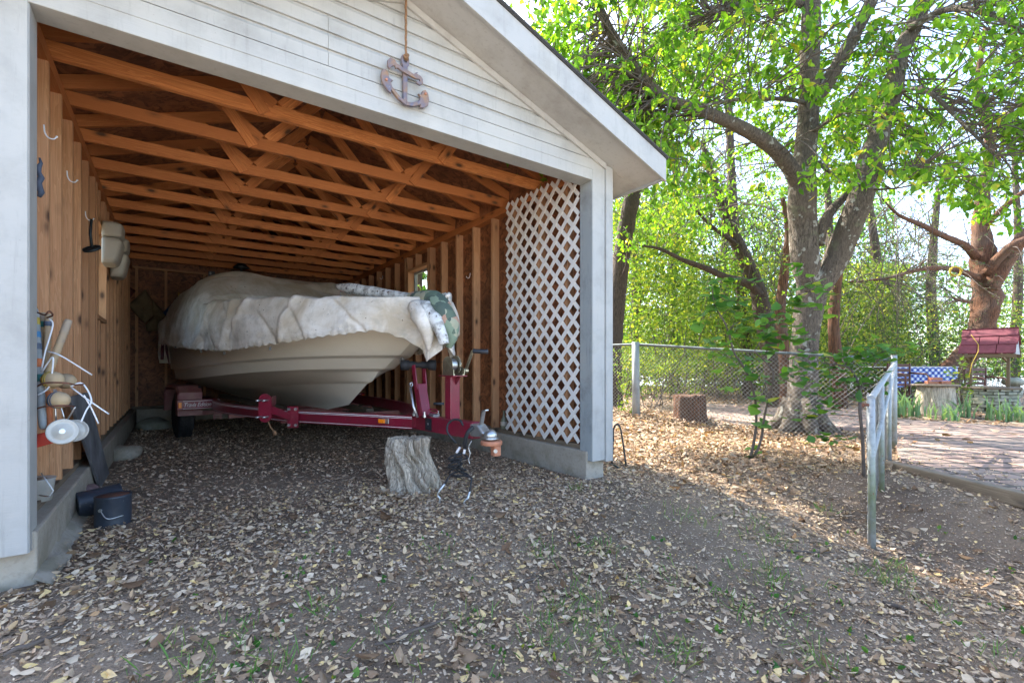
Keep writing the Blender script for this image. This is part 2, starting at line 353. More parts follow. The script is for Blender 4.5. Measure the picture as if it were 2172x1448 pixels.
    def grid(s, P, smooth=True, closed=False, uvs=None):
        nu, nv = len(P), len(P[0]); vs = [p for row in P for p in row]; fs = []; uu = []
        for i in range(nu-1):
            for j in range(nv-1 if not closed else nv):
                j2 = (j+1) % nv; fs.append((i*nv+j, i*nv+j2, (i+1)*nv+j2, (i+1)*nv+j))
                if uvs: uu.append([uvs[i][j], uvs[i][j2], uvs[i+1][j2], uvs[i+1][j]])
        return s.add(vs, fs, smooth, uu or None)
    def build(s, name, m, parent=None, bev=0, solid=0, sub=0):
        me = bpy.data.meshes.new(name); me.from_pydata(s.v, [], s.f)
        me.polygons.foreach_set('use_smooth', s.sm)
        ul = me.uv_layers.new(name='uv'); ul.data.foreach_set('uv', np.array(s.uv, dtype=np.float32).ravel())
        me.materials.append(M[m] if isinstance(m, str) else m); me.update()
        o = bpy.data.objects.new(name, me); S.collection.objects.link(o)
        if solid: q = o.modifiers.new('solid', 'SOLIDIFY'); q.thickness = solid; q.offset = 0
        if sub: q = o.modifiers.new('sub', 'SUBSURF'); q.levels = sub; q.render_levels = sub
        if bev: q = o.modifiers.new('bev', 'BEVEL'); q.width = bev; q.segments = 2; q.limit_method = 'ANGLE'
        if parent: adopt(o, parent)
        return o
def adopt(o, parent):
    root = parent; m = Matrix.Translation(parent.location)
    if parent.parent: m = Matrix.Identity(4)       # a mesh part already sits in world metres
    o.parent = parent; o.matrix_parent_inverse = m.inverted()
def thing(name, label, cat, loc=(0, 0, 0), group=None):
    o = bpy.data.objects.new(name, None); o.empty_display_size = .1; S.collection.objects.link(o); o.location = loc
    o['label'] = label; o['category'] = cat
    if group: o['group'] = group
    return o
def tag(o, label, cat, group=None, kind=None):
    o['label'] = label; o['category'] = cat
    if group: o['group'] = group
    if kind: o['kind'] = kind
    return o
def struct(o): o['kind'] = 'structure'; return o
def smooth_path(pts, n=5):
    """Catmull-Rom through points (tuples of any length)"""
    P = [np.array(p, float) for p in pts]; P = [2*P[0]-P[1]]+P+[2*P[-1]-P[-2]]; out = []
    for i in range(1, len(P)-2):
        for k in range(n):
            t = k/n; a, b, c, d = P[i-1:i+3]
            out.append(.5*((2*b)+(c-a)*t+(2*a-5*b+4*c-d)*t*t+(3*b-a-3*c+d)*t**3))
    out.append(P[-2]); return out
def np_mesh(name, V, Fq, m, parent=None, k=4):
    me = bpy.data.meshes.new(name); nV, nF = len(V), len(Fq)
    me.vertices.add(nV); me.vertices.foreach_set('co', V.astype(np.float32).ravel())
    me.loops.add(nF*k); me.loops.foreach_set('vertex_index', Fq.astype(np.int32).ravel())
    me.polygons.add(nF); me.polygons.foreach_set('loop_start', np.arange(0, nF*k, k, dtype=np.int32))
    me.update(calc_edges=True); me.materials.append(M[m])
    o = bpy.data.objects.new(name, me); S.collection.objects.link(o)
    if parent: adopt(o, parent)
    return o
def leaves(name, P, size, m, parent=None, mode='hang', wid=.42, fold=.25):
    """N leaf blades of six vertices each, folded on the midrib"""
    P = np.asarray(P, float); N = len(P); size = np.asarray(size, float)*np.ones(N)
    d = rng.normal(size=(N, 3))
    if mode == 'hang': d[:, 2] = -np.abs(d[:, 2])*.6-.55
    elif mode == 'flat': d[:, 2] *= .22
    elif mode == 'up': d[:, 2] = np.abs(d[:, 2])*1.2+.6
    d /= np.linalg.norm(d, axis=1)[:, None]
    r = rng.normal(size=(N, 3))
    if mode == 'flat': r = np.cross(d, np.array([0, 0, 1.])+rng.normal(size=(N, 3))*.38)
    if mode == 'hang': r = np.cross(d, np.array([0, 0, 1.])+rng.normal(size=(N, 3))*.7)
    s_ = r-d*(r*d).sum(1)[:, None]; s_ /= np.linalg.norm(s_, axis=1)[:, None]; n = np.cross(d, s_)
    L = size[:, None]; W = (size*wid*rng.uniform(.55, 1.35, N)/2)[:, None]; fo = (fold*rng.uniform(-.3, 1.6, N))[:, None]
    tip = rng.uniform(-.12, .25, N)[:, None]*L
    a = P; t = P+d*L+n*tip
    l1 = P+d*L*.28+s_*W+n*W*fo; l2 = P+d*L*.62+s_*W*.85+n*(W*fo+tip*.3)
    r1 = P+d*L*.28-s_*W+n*W*fo; r2 = P+d*L*.62-s_*W*.85+n*(W*fo+tip*.3)
    V = np.stack([a, l1, l2, t, r2, r1], 1).reshape(-1, 3)
    b = (np.arange(N)*6)[:, None]; Fq = np.concatenate([b+np.array([[0, 1, 2, 3]]), b+np.array([[0, 3, 4, 5]])], 1).reshape(-1, 4)
    return np_mesh(name, V, Fq, m, parent)

# ================================================================ SETTING: ground, paving, lake
def build_ground():
    xs = sorted(set([round(-4+.16*i, 3) for i in range(110)]+[-900, -400, -200, -100, -60, -40, -25, -15, -10, -7, -5]+[14+i*1.5 for i in range(24)]+[55, 70, 100, 200, 400, 900]))
    ys = sorted(set([round(-5+.16*i, 3) for i in range(95)]+[-900, -400, -200, -100, -60, -40, -25, -15, -10, -7]+[10.5+i*1.5 for i in range(26)]+[55, 70, 100, 200, 400, 900]))
    b = MB(); b.grid([[(x, y, gz(x, y)) for x in xs] for y in ys]); b.f = [tuple(reversed(f)) for f in b.f]
    struct(b.build('ground', 'soil'))
    b = MB(); b.add([(-1500, -1500, -3.4), (1500, -1500, -3.4), (1500, 1500, -3.4), (-1500, 1500, -3.4)], [(0, 1, 2, 3)]); struct(b.build('lake_water', 'lake'))
    xs = [-40+2*i for i in range(41)]; ys = [-60+2*i for i in range(28)]+[-4.6]
    b = MB(); b.grid([[(x, y, gz(x, y)+.03) for x in xs] for y in ys]); b.f = [tuple(reversed(f)) for f in b.f]; struct(b.build('bounce_ground', 'bounce_pale'))  # unseen pale ground added behind the camera to bounce sunlight indoors
build_ground()
PATIO = [(1915, 985), (2172, 1045), (2500, 1122), (3000, 1000), (2700, 915), (2172, 905), (1900, 888), (1830, 868), (1650, 858), (1480, 855), (1440, 872), (1490, 898), (1700, 905), (1840, 905), (1895, 930)]
PW = [pl(x, y, 2, .06) for x, y in PATIO]
b = MB(); b.prism([(p.x, p.y, -.25) for p in PW], (0, 0, .31)); struct(b.build('brick_path', 'brick_paving'))
t = thing('edging_timber', 'weathered grey landscape timber edging the raised brick path by the gate', 'timber', (PW[0].x, PW[0].y, 0))
q0 = PW[0]+(PW[0]-PW[1])*.12; q1 = PW[0]+(PW[1]-PW[0])*1.9; nn = Vector(((q1-q0).y, -(q1-q0).x, 0)).normalized()*.055
nn = nn if nn.dot(q0-C0) > 0 else -nn
for zc, sh in ((-.015, 0), (-.13, .012)):
    b = MB(); b.bar(q0+Vector((0, 0, zc-.02))-nn*(1+sh), q1+Vector((0, 0, zc-.02))-nn*(1+sh), .1, .105); b.build('beam', 'old_wood', t, bev=.012)

# ================================================================ GARAGE
G = thing('boat_garage', 'white sided open boat garage with bare stud walls and exposed roof trusses', 'garage', (1.685, 0, 0))
XL, XR = -.04, 3.39                     # inner faces of the studs
XC, ZS, SL = 1.685, 3.29, .333         # ridge x, soffit height at ridge, slope
YB = 7.3
def zs(x, z0=ZS): return z0-SL*abs(x-XC)
# footing
b = MB(); b.box(-.19, .02, .055, YB+.2, -.3, .235); b.box(3.35, 3.56, .055, YB+.2, -.3, .235); b.box(.02, 3.35, YB-.03, YB+.2, -.3, .235)
fo = b.build('footing', 'concrete', G, bev=.01)
# rough poured lip at the left footing
P = []
for i in range(24):
    y = .0+i*.1; row = []
    for j, (dx, z) in enumerate(((0, .05), (.04, .035), (.10, .012), (.12, -.05))):
        row.append((.02+dx*.62*(1+.9*noise.noise(Vector((y*4, j, 0))))*(1-.75*sst((y-.6)/1.4)), y-.04, gz(.1, y)+z+.03*noise.noise(Vector((y*9, j*2, 5)))))
    P.append(row)
b = MB(); b.grid(P); b.build('footing_spill', 'concrete', G)
def stud(x0, x1, y, z0=.275, z1=2.59, w=.038):
    b = MB(); b.box(x0, x1, y-w/2, y+w/2, z0, z1); o = b.build('stud', 'stud_wood', G); o.data.materials[0] = M['stud_wood']; return o
WL, WR = (2.81, 3.44, 1.42, 2.27), (3.22, 3.87, 1.35, 2.36)
for side, (x0, x1), W_ in ((0, (XL-.089, XL), WL), (1, (XR, XR+.089), WR)):
    b = MB(); b.box(x0+.002, x1-.002, .155, YB-.09, .237, .275); b.build('sill_plate', 'old_wood', G)
    b = MB(); b.box(x0, x1, .155, YB, 2.59, 2.628); b.box(x0+.001, x1-.001, .155, YB, 2.63, 2.668); b.build('top_plate', 'truss_wood', G)
    k = 0; y = .30 if side == 0 else .36
    while y < YB-.1:
        if W_[0]-.02 < y < W_[1]+.02: stud(x0, x1, y, .275, W_[2]-.04); stud(x0, x1, y, W_[3]+.04, 2.588)
        else: stud(x0+random.uniform(0, .003), x1+random.uniform(-.002, .003), y)
        y += .406 if side else .385
    for y in (W_[0]-.06, W_[1]+.06): stud(x0, x1+.001, y)
    # window framing
    xo = x0-.03 if side == 0 else x1+.03
    xa, xb = (xo, x1+.004) if side == 0 else (x0-.004, xo)
    b = MB()
    b.box(xa, xb, W_[0]-.04, W_[1]+.04, W_[3], W_[3]+.038); b.box(xa, xb, W_[0]-.04, W_[1]+.04, W_[2]-.038, W_[2])
    b.box(xa, xb, W_[0]-.038, W_[0], W_[2], W_[3]); b.box(xa, xb, W_[1], W_[1]+.038, W_[2], W_[3])
    fr = b.build('window', 'stud_wood', G)
    b = MB(); xg = xo+.012 if side == 0 else xo-.012
    b.box(xg-.002, xg+.002, W_[0]+.002, W_[1]-.002, W_[2]+.002, W_[3]-.002); b.build('pane', 'glass', fr)
    b = MB()
    for (a, c, d_, e_) in ((W_[0], W_[1], W_[2], W_[2]+.03), (W_[0], W_[1], W_[3]-.03, W_[3]), (W_[0], W_[0]+.03, W_[2]+.03, W_[3]-.03), (W_[1]-.03, W_[1], W_[2]+.03, W_[3]-.03)):
        b.box(xg-.016, xg+.016, a, c, d_, e_)
    b.build('frame', 'worn_paint', fr)
    # sheathing and outer siding with the window hole
    for nm, xa, xb, m_ in (('sheathing', x0-.012, x0-.001, 'osb') if side == 0 else ('sheathing', x1+.001, x1+.012, 'osb'), ('side_siding', -.19, x0-.013, 'white_paint') if side == 0 else ('side_siding', x1+.013, 3.56, 'white_paint')):
        b = MB(); b.box(xa, xb, .16, W_[0]-.038, .236, 2.86); b.box(xa, xb, W_[1]+.038, YB+.1, .236, 2.86)
        b.box(xa, xb, W_[0]-.038, W_[1]+.038, .236, W_[2]-.038); b.box(xa, xb, W_[0]-.038, W_[1]+.038, W_[3]+.038, 2.86)
        b.build(nm, m_, G)
# back wall
b = MB(); b.prism([(-.15, YB+.09, .236), (3.5, YB+.09, .236), (3.5, YB+.09, 2.86), (XC, YB+.09, 3.46), (-.15, YB+.09, 2.86)], (0, .09, 0)); b.build('sheathing', 'osb', G)
b = MB(); b.box(XL, XR, YB, YB+.089, .237, .275); b.build('sill_plate', 'old_wood', G)
b = MB(); b.box(XL, XR, YB, YB+.089, 2.59, 2.628); b.build('top_plate', 'stud_wood', G)
for x in (.02, .42, .98, 1.55, 2.1, 2.7, 3.2):
    b = MB(); b.box(x-.019, x+.019, YB, YB+.089, .275, 2.59); b.build('stud', 'stud_wood', G)
# trusses
ZD = 3.45
def truss(y):
    xe0, xe1 = -.13, 3.50; zb = 2.715
    b = MB(); off = .046
    for sgn in (-1, 1):
        xe = XC+sgn*2.15; b.bar((XC+sgn*.02, y, ZD-.006-off*1.05), (xe, y, ZD-.006-SL*2.15-off*1.05), .038, .088)
    T_ = b.build('roof_truss', 'truss_wood', G)
    b = MB(); b.bar((xe0, y, zb), (xe1, y, zb), .038, .089); b.build('bottom_chord', 'truss_wood', T_)
    third = (xe1-xe0)/3
    for sgn in (-1, 1):
        xb_ = XC+sgn*third/2; xt = XC+sgn*third*.82
        b = MB(); b.bar((xb_, y+sgn*.002, zb+.045), (xt, y+sgn*.002, zs(xt, ZD)-.095), .036, .066); b.build('web', 'truss_wood', T_)
        b = MB(); b.bar((xb_-sgn*.05, y+sgn*.001+.001, zb+.045), (XC+sgn*.03, y+sgn*.001+.001, ZD-.11), .035, .084); b.build('web', 'truss_wood', T_)
        # scab plate lapping the chord
        b = MB(); b.bar((xb_+sgn*.06, y-.0275, zb-.035), (xb_+sgn*.24, y-.0275, zb+.22), .015, .075); b.build('gusset', 'truss_wood', T_)
for k in range(12): truss(.19+.605*k+random.uniform(-.012, .012))
# roof deck and soffit, fascia, shingles
for sgn in (-1, 1):
    xe = XC+sgn*2.215
    def slab(z0, th, ya, yb, xi=XC, xo=xe, xtra=0):
        b = MB(); b.prism([(xi, ya, zs(xi, z0)), (xo, ya, zs(xo, z0)), (xo, ya, zs(xo, z0)+th), (xi, ya, zs(xi, z0)+th)], (0, yb-ya, 0)); return b
    slab(ZD, .014, -.285, YB+.3).build('roof_deck', 'osb', G)
    slab(ZD+.0165, .018, -.335, YB+.32, XC, xe+sgn*.035).build('shingles', 'shingle', G)
    slab(ZS, .012, -.298, .0, XC, xe).build('soffit', 'soffit_paint', G)
    slab(ZS, .012, .002, YB+.1, XC+sgn*1.92, xe).build('soffit', 'soffit_paint', G)
    # rake fascia (front) and eave fascia
    b = MB(); h = ZD+.014-ZS+.02
    b.prism([(XC, -.322, ZS-.02), (xe+sgn*.02, -.322, zs(xe+sgn*.02)-.02), (xe+sgn*.02, -.322, zs(xe+sgn*.02)-.02+h), (XC, -.322, ZS-.02+h)], (0, .022, 0)); b.build('rake_fascia', 'white_paint', G, bev=.002)
    b = MB(); z_ = zs(xe)-.02; b.box(*sorted((xe, xe+sgn*.02)), -.299, YB+.3, z_, z_+h-.004); b.build('eave_fascia', 'white_paint', G)
    b = MB(); b.prism([(XC, -.332, ZD+.006), (xe+sgn*.032, -.332, zs(xe+sgn*.032, ZD)+.006), (xe+sgn*.032, -.332, zs(xe+sgn*.032, ZD)+.0155), (XC, -.332, ZD+.0155)], (0, .045, 0)); b.build('drip_edge', 'shingle', G)
# gable siding, front: lapped boards clipped to the slope
z = 2.685; k = 0
def xr(z): return max(0, (ZS-.012-z)/SL)
while z < ZS-.03:
    z1 = min(z+.1, ZS-.02); segs = []
    lo0, hi0 = max(-.145, XC-xr(z)), min(3.515, XC+xr(z)); lo1, hi1 = max(-.145, XC-xr(z1)), min(3.515, XC+xr(z1))
    cut = 1.236 if k in (0, 1, 2) else (2.35 if k in (4,) else None)
    if cut: segs = [(lo0, lo1, cut-.0012, cut-.0012), (cut+.0012, cut+.0012, hi0, hi1)]
    else: segs = [(lo0, lo1, hi0, hi1)]
    for (a0, a1, c0, c1) in segs:
        b = MB(); yb, yt, th = -.002, .012, .02
        prof = [(yb, z+.004), (yb, z1-.022), (yt-.001, z1-.004), (yt-.001, z1+.003)]
        vs = []
        for (yy, zz) in prof:
            f_ = (zz-z)/(z1-z); vs += [(a0+(a1-a0)*f_, yy, zz), (c0+(c1-c0)*f_, yy, zz)]
        vs += [(a0, .03, z+.004), (c0, .03, z+.004), (a1, .03, z1+.003), (c1, .03, z1+.003)]
        b.add(vs, [(0, 1, 3, 2), (2, 3, 5, 4), (4, 5, 7, 6), (8, 9, 1, 0), (9, 8, 10, 11), (0, 2, 4, 6, 10, 8), (1, 9, 11, 7, 5, 3)])
        b.build('siding_board', 'white_paint', G)
    z += .1; k += 1
b = MB(); b.prism([(-.145, .035, 2.68), (3.515, .035, 2.68), (XC, .035, ZD-.02)], (0, .015, 0)); b.build('gable_backing', 'osb', G)
for sgn in (-1, 1):        # frieze under the soffit
    b = MB(); xa, xb = XC, XC+sgn*1.83
    b.prism([(xa, -.02, ZS-.003), (xb, -.02, zs(xb)-.003), (xb, -.02, zs(xb)-.05), (xa, -.02, ZS-.05)], (0, .018, 0)); b.build('frieze_board', 'soffit_paint', G)
# header and posts
b = MB(); b.box(.0, 3.37, .0, .15, 2.513, 2.684); b.build('header', 'white_paint', G, bev=.003)
b = MB(); b.box(.0, 3.37, -.004, -.0005, 2.60, 2.683); b.build('header_board', 'white_paint', G)
for x0, x1, c0, c1 in ((3.37, 3.515, 3.52, 3.603), (-.145, .0, -.233, -.15)):
    b = MB(); b.box(x0, x1, .0, .15, .155, 2.684); b.build('door_post', 'white_paint', G, bev=.004)
    b = MB(); b.box(c0, c1, -.012, .15, .14, 2.665); b.build('corner_board', 'white_paint', G, bev=.004)
    b = MB(); xi = x0-.0035 if x0 > 1 else x1+.0005
    b.box(xi, xi+.003, .006, .148, .157, 2.51); b.build('jamb_board', 'worn_paint' if x0 > 1 else 'white_paint', G)
# little junction box and lamp at the back plate
t = thing('ceiling_socket', 'small black socket box with a plug screwed below the rear truss', 'socket', (1.25, 7.2, 2.5))
c = at(455, 567, 8.0); b = MB(); b.box(c.x-.05, c.x+.05, 7.2, 7.28, c.z-.05, c.z+.04); b.build('box', 'black_plastic', t, bev=.006)
b = MB(); b.box(c.x-.035, c.x-.008, 7.192, 7.2, c.z-.025, c.z+.025); b.build('outlet', 'white_plastic', t)
c = at(512, 566, 8.2); b = MB(); b.lathe([(.012, .34), (.03, .2), (.11, .12), (.13, .1), (.02, .09), (.02, .0)], (c.x, c.y, c.z-.12)); b.tube([(c.x, c.y, c.z+.2), (c.x, c.y, c.z+.35)], .006)
tag(b.build('hanging_lamp', 'black_plastic'), 'dark funnel shaped lamp hanging from the rear trusses', 'lamp')

# lattice panel on the right wall
def lattice():
    y0, y1, z0, z1 = .172, 1.268, .275, 2.66; xf = XR-.010; pitch = .1146; wd = .038
    t = thing('lattice_panel', 'tall white plastic diamond lattice panel against the right stud wall', 'lattice', (xf, .7, z0))
    asp = 1.0; ang = math.radians(46); k_ = math.tan(ang)
    step = pitch/math.cos(ang)*1.0
    for s_, xo in ((1, 0), (-1, .0062)):
        b = MB(); c = -k_*(y1-y0)
        n = int(((z1-z0)+k_*(y1-y0))/step)+2
        for i in range(n):
            zz = z0-k_*(y1-y0)+i*step
            # line z = zz + k*(y-y0) (or mirrored), clipped
            ya = max(y0, y0+(z0-zz)/k_); yb = min(y1, y0+(z1-zz)/k_)
            if yb-ya < .01: continue
            f = (lambda y: y) if s_ == 1 else (lambda y: y0+y1-y)
            b.bar((xf-.003-xo, f(ya), zz+k_*(ya-y0)), (xf-.003-xo, f(yb), zz+k_*(yb-y0)), wd, .006, (1, 0, 0))
        b.build('slat_layer', 'lattice_white', t)
lattice()
# anchor on its rope
def anchor():
    t = thing('wall_anchor', 'carved wooden anchor with worn blue paint hanging on the gable siding', 'anchor', (1.70, -.02, 2.61))
    c = Vector((1.695, -.028, 0)); yy = -.034
    def P(pts, y=yy, th=.022): return [(1.0*(x)+c.x, y, z) for x, z in pts], (0, th, 0)
    b = MB(); b.prism(*P([(-.013, 2.61), (.013, 2.61), (.016, 2.835), (.024, 2.85), (.027, 2.88), (.019, 2.905), (.008, 2.90), (.012, 2.875), (.006, 2.86), (-.006, 2.86), (-.012, 2.875), (-.008, 2.90), (-.019, 2.905), (-.027, 2.88), (-.024, 2.85), (-.016, 2.835)])); b.build('shank', 'anchor_wood', t, bev=.003)
    b = MB(); b.prism(*P([(-.098, 2.792), (-.108, 2.770), (-.122, 2.786), (-.122, 2.822), (-.104, 2.845), (-.078, 2.843), (-.062, 2.822), (.050, 2.797), (.062, 2.812), (.078, 2.820), (.072, 2.805), (.096, 2.802), (.112, 2.785), (.112, 2.757), (.092, 2.742), (.066, 2.746), (.070, 2.760), (.092, 2.766), (.088, 2.778), (.060, 2.772), (.0, 2.781), (-.060, 2.797), (-.070, 2.787), (-.076, 2.806)], yy-.018, .017)); b.build('stock', 'anchor_wood', t, bev=.003)
    for s in (-1, 1):
        pts = [(0, 2.588), (s*.050, 2.602), (s*.098, 2.634), (s*.094, 2.612), (s*.120, 2.622), (s*.150, 2.650), (s*.158, 2.690), (s*.150, 2.728), (s*.132, 2.742), (s*.112, 2.728), (s*.106, 2.700), (s*.082, 2.698), (s*.098, 2.682), (s*.088, 2.655), (s*.040, 2.622), (0, 2.612)]
        if s < 0: pts = [(x*1.02, z+.03*abs(x)/.16) for x, z in pts]
        else: pts = [(x, z-.018*abs(x)/.16) for x, z in pts]
        b = MB(); b.prism(*P(pts, yy-.012 if s > 0 else yy-.0125, .022 if s > 0 else .021)); b.build('fluke', 'anchor_wood', t, bev=.003)
        b = MB(); b.disc((c.x+s*.13, yy-.016, 2.70), (0, 1, 0), .007, .012, 10); b.build('peg', 'clay', t)
    t2 = MB(); pts = [(c.x+.002*math.sin(i*2), yy-.006, 2.9+i*.02) for i in range(22)]
    t2.tube(pts, .0075, 8)
    for k in range(9): a = k*.7; t2.tube([(c.x+.015*math.cos(a), yy-.005+.008*math.sin(a*1.7), 2.885+.012*math.sin(a)), (c.x+.015*math.cos(a+1.6), yy-.008+.008*math.sin(a), 2.90+.012*math.sin(a+2))], .006, 6)
    tag(t2.build('anchor_rope', 'rope'), 'knotted brown rope holding the wooden anchor', 'rope')
anchor()

# ================================================================ BOAT AND TRAILER (s metres back from the coupler, t to the right)
AL = math.radians(8); P0 = Vector((2.36, .17, 0)); Ax = Vector((-math.sin(AL), math.cos(AL), 0)); Bx = Vector((math.cos(AL), math.sin(AL), 0))
def Lc(s, t, z): return P0+Ax*s+Bx*t+Vector((0, 0, z))
SE = 6.05
# hull longitudinal lines: stem point (s,z), aft half width, aft height, fullness
LINES = [((2.75, .455), .0, .40, 1), ((2.2, .54), .10, .45, .8), ((1.78, .775), .48, .595, .62), ((1.68, .80), .54, .612, .62),
         ((1.54, .90), .90, .745, .5), ((1.42, .93), .975, .765, .5), ((1.24, 1.03), .99, .90, .46), ((1.14, 1.055), 1.035, .915, .46), ((.75, 1.28), 1.05, 1.18, .44), ((.55, 1.50), 1.10, 1.50, .42)]
def hull_pt(j, v):
    (s0, z0), wa, za, p = LINES[j]
    s = s0+(SE-s0)*v; x = min(1, (s-s0)/3.4)
    w = wa*(1-(1-x)**2.4)**(.5+p*.6)
    z = z0+(za-z0)*sst(v*1.05)
    return s, w, z
def gun_w(s):
    (s0, z0), wa, za, p = LINES[-1]; x = max(0, min(1, (s-s0)/3.4)); return wa*(1-(1-x)**2.4)**(.5+p*.6)
BT = thing('motor_boat', 'tan fibreglass motor boat parked bow first on the maroon trailer', 'boat', Lc(3, 0, .4))
def hull():
    vs = [(k/40)**1.7 for k in range(41)]
    for sg in (1, -1):
        b = MB(); rows = []
        for v in vs:
            rows.append([Lc(s, sg*w, z) for s, w, z in (hull_pt(j, v) for j in range(len(LINES)))])
        [b.grid([r_[a:c+1] for r_ in rows]) for a, c in ((0, 2), (2, 3), (3, 4), (4, 5), (5, 6), (6, 7), (7, 9))]; b.build('hull_side', 'hull_tan', BT)
    b = MB(); tr = [hull_pt(j, 1) for j in range(len(LINES))]
    b.prism([Lc(s, w, z) for s, w, z in tr]+[Lc(s, -w, z) for s, w, z in reversed(tr)], Ax*.03); b.build('transom', 'hull_tan', BT)
    # deck
    b = MB(); b.grid([[Lc(.56+5.48*k/20, gun_w(.56+5.48*k/20)*q*.985, 1.485) for q in (-1, -.5, 0, .5, 1)] for k in range(21)]); b.build('deck', 'hull_tan', BT)
    b = MB(); b.tube([Lc(SE-.02+.06*math.sin(k), -1.115-.01*k, 1.5-.11*k) for k in range(5)], .02, 6); b.build('rub_rail', 'hull_red', BT)
    b = MB(); pts = [Lc(SE+.01, -1.10, 1.45), Lc(SE+.02, -1.09, 1.2), Lc(SE, -1.05, .98), Lc(SE-.14, -1.075, 1.0), Lc(SE-.10, -1.11, 1.2), Lc(SE-.10, -1.125, 1.45)]
    b.prism(pts, Bx*-.012); b.build('side_stripe', 'hull_red', BT)
    b = MB(); b.tube([Lc(1.1+.03*math.cos(a), .0, 1.0+.03*math.sin(a)) for a in [k*.5 for k in range(13)]], .006, 6); b.build('bow_eye', 'galv', BT)
hull()
# fabric cover
def cover():
    ns, nq = 260, 132
    def zg(s): return 1.51+.10*sst((s-.6)/2.6)
    def top(s):      # height of the ridge line of the cover along the boat
        return zg(s)+.50*sst((s-2.95)/1.0)*(1-sst((s-5.35)/.8)*.9)
    def hem(s):      # photographed scallop of the hem
        pts = [(.3, 1.02), (.5, 1.0), (.62, 1.16), (.8, 1.24), (1.2, 1.205), (1.6, 1.165), (2.1, 1.125), (2.6, 1.105), (3.2, 1.13), (3.9, 1.17), (4.6, 1.20), (5.3, 1.27), (5.8, 1.25), (6.3, 1.0)]
        for (a, za), (c, zc) in zip(pts, pts[1:]):
            if s <= c: f = (s-a)/(c-a); return za+(zc-za)*f
        return pts[-1][1]
    rows = []
    for i in range(ns):
        u = i/(ns-1); s = .47+5.62*u**1.15; row = []
        g = gun_w(max(s, .56))+.035
        if s > SE: g *= 1
        endf = sst((s-5.75)/.5)
        for j in range(nq):
            q = -1+2*j/(nq-1); aq = abs(q); sg = 1 if q > 0 else -1
            if aq > .6:
                f = (aq-.6)/.4
                wv = .5+.5*math.sin(s*15+2.5*noise.noise(Vector((s*2.2, sg, 0)))*3)
                pl_ = noise.noise(Vector((s*3.1, sg*3, f*1.3)))
                zt = zg(s)+(top(s)-zg(s))*.12
                z = zt+(hem(s)-zt)*f+.012*noise.noise(Vector((s*9, sg*5, 2)))*f+.008*math.sin(s*70)*f**6
                t = sg*(g+.02+.055*math.sin(f*2.2)+(.028*pl_-.03*f*f)*min(1, f*2.2)+.025*f**8)
                if s < .62: t *= 1
            else:
                f = aq/.6; r = top(s)
                sh = (1-f**7) if r > zg(s)+.15 else (1-f*f)*.35
                zt = zg(s)+(top(s)-zg(s))*.12
                z = zt+(r-zt)*sh+.03*math.cos(f*1.5)*0
                if r < zg(s)+.15: z = zt-.05*(1-f)*sst((s-1)/1)+.01
                z += .018*noise.noise(Vector((s*3, q*5, 7)))+.030*max(0, 1-abs(noise.noise(Vector((s*1.1+q*.9, q*1.2, 21))))*7)**1.5-.02*max(0, 1-abs(noise.noise(Vector((s*1.9-q*1.4, q*2, 31))))*8)**1.5
                t = sg*f*(g+.02) if True else 0
                if r > zg(s)+.15: t = sg*(f**.9)*(g+.02)
            z -= endf*.0; ss_ = s+.10*(1-min(1, aq*1.5))*0
            # diagonal fold at s about 2.35
            dfold = s-2.45-.35*(1.55-z); z_push = .035*math.exp(-(dfold/.05)**2)*(1 if aq > .5 else 0)-.03*math.exp(-((dfold+.09)/.06)**2)*(1 if aq > .5 else 0)
            t += sg*z_push+sg*(1 if aq > .5 else .3)*(.034*max(0, 1-abs(noise.noise(Vector((s*1.25+.75*z, z*.8, sg*4+1))))*7)**1.5-.022*max(0, 1-abs(noise.noise(Vector((s*2.1-.9*z, z*1.4, sg*4+7))))*9)**1.5)
            if aq > .6: t += sg*.010*math.exp(-((f-.90)/.035)**2)+sg*.006*math.sin(s*95+3*noise.noise(Vector((s*4, 1, 1))))*f**5
            t += sg*.012*noise.noise(Vector((s*3.1, z*9, sg*9)))
            row.append(Lc(ss_, t, z))
        rows.append(row)
    b = MB(); b.grid(rows)
    # closed ends: bow flap and stern curtain
    first = rows[0]; low = [Lc(.44+.02*noise.noise(Vector((j*.3, 0, 0))), 0, 0) for j in range(nq)]
    tip = []
    for j, p in enumerate(first):
        l = (p-P0); s_, t_ = l.dot(Ax), l.dot(Bx); tip.append(Lc(s_-.05, t_*.25, p.z*.8+.2*1.42))
    b.grid([tip, first])
    last = rows[-1]
    for (ds, f) in ((.01, .33), (.015, .66), (.01, 1.)):
        nxt = []
        for p in rows[-1]:
            l = p-P0; s_, t_ = l.dot(Ax), l.dot(Bx); z = p.z+(min(p.z, 1.0)-p.z)*f
            nxt.append(Lc(s_+ds+.02*noise.noise(Vector((t_*8, f, 0))), t_*(1-.02*f), z))
        b.grid([last, nxt]); last = nxt
    o = b.build('boat_cover', 'canvas', None, solid=.006)
    tag(o, 'dirty white canvas cover draped over the motor boat', 'boat cover')
    b = MB()
    for s in (3.45, 2.72, 1.9, 5.0): b.bar(Lc(s, -gun_w(s)-.035, hem(s)-.005), Lc(s, -gun_w(s)-.035, hem(s)-.04), .02, .012)
    b.build('tie_clip', 'black_plastic', o)
cover()
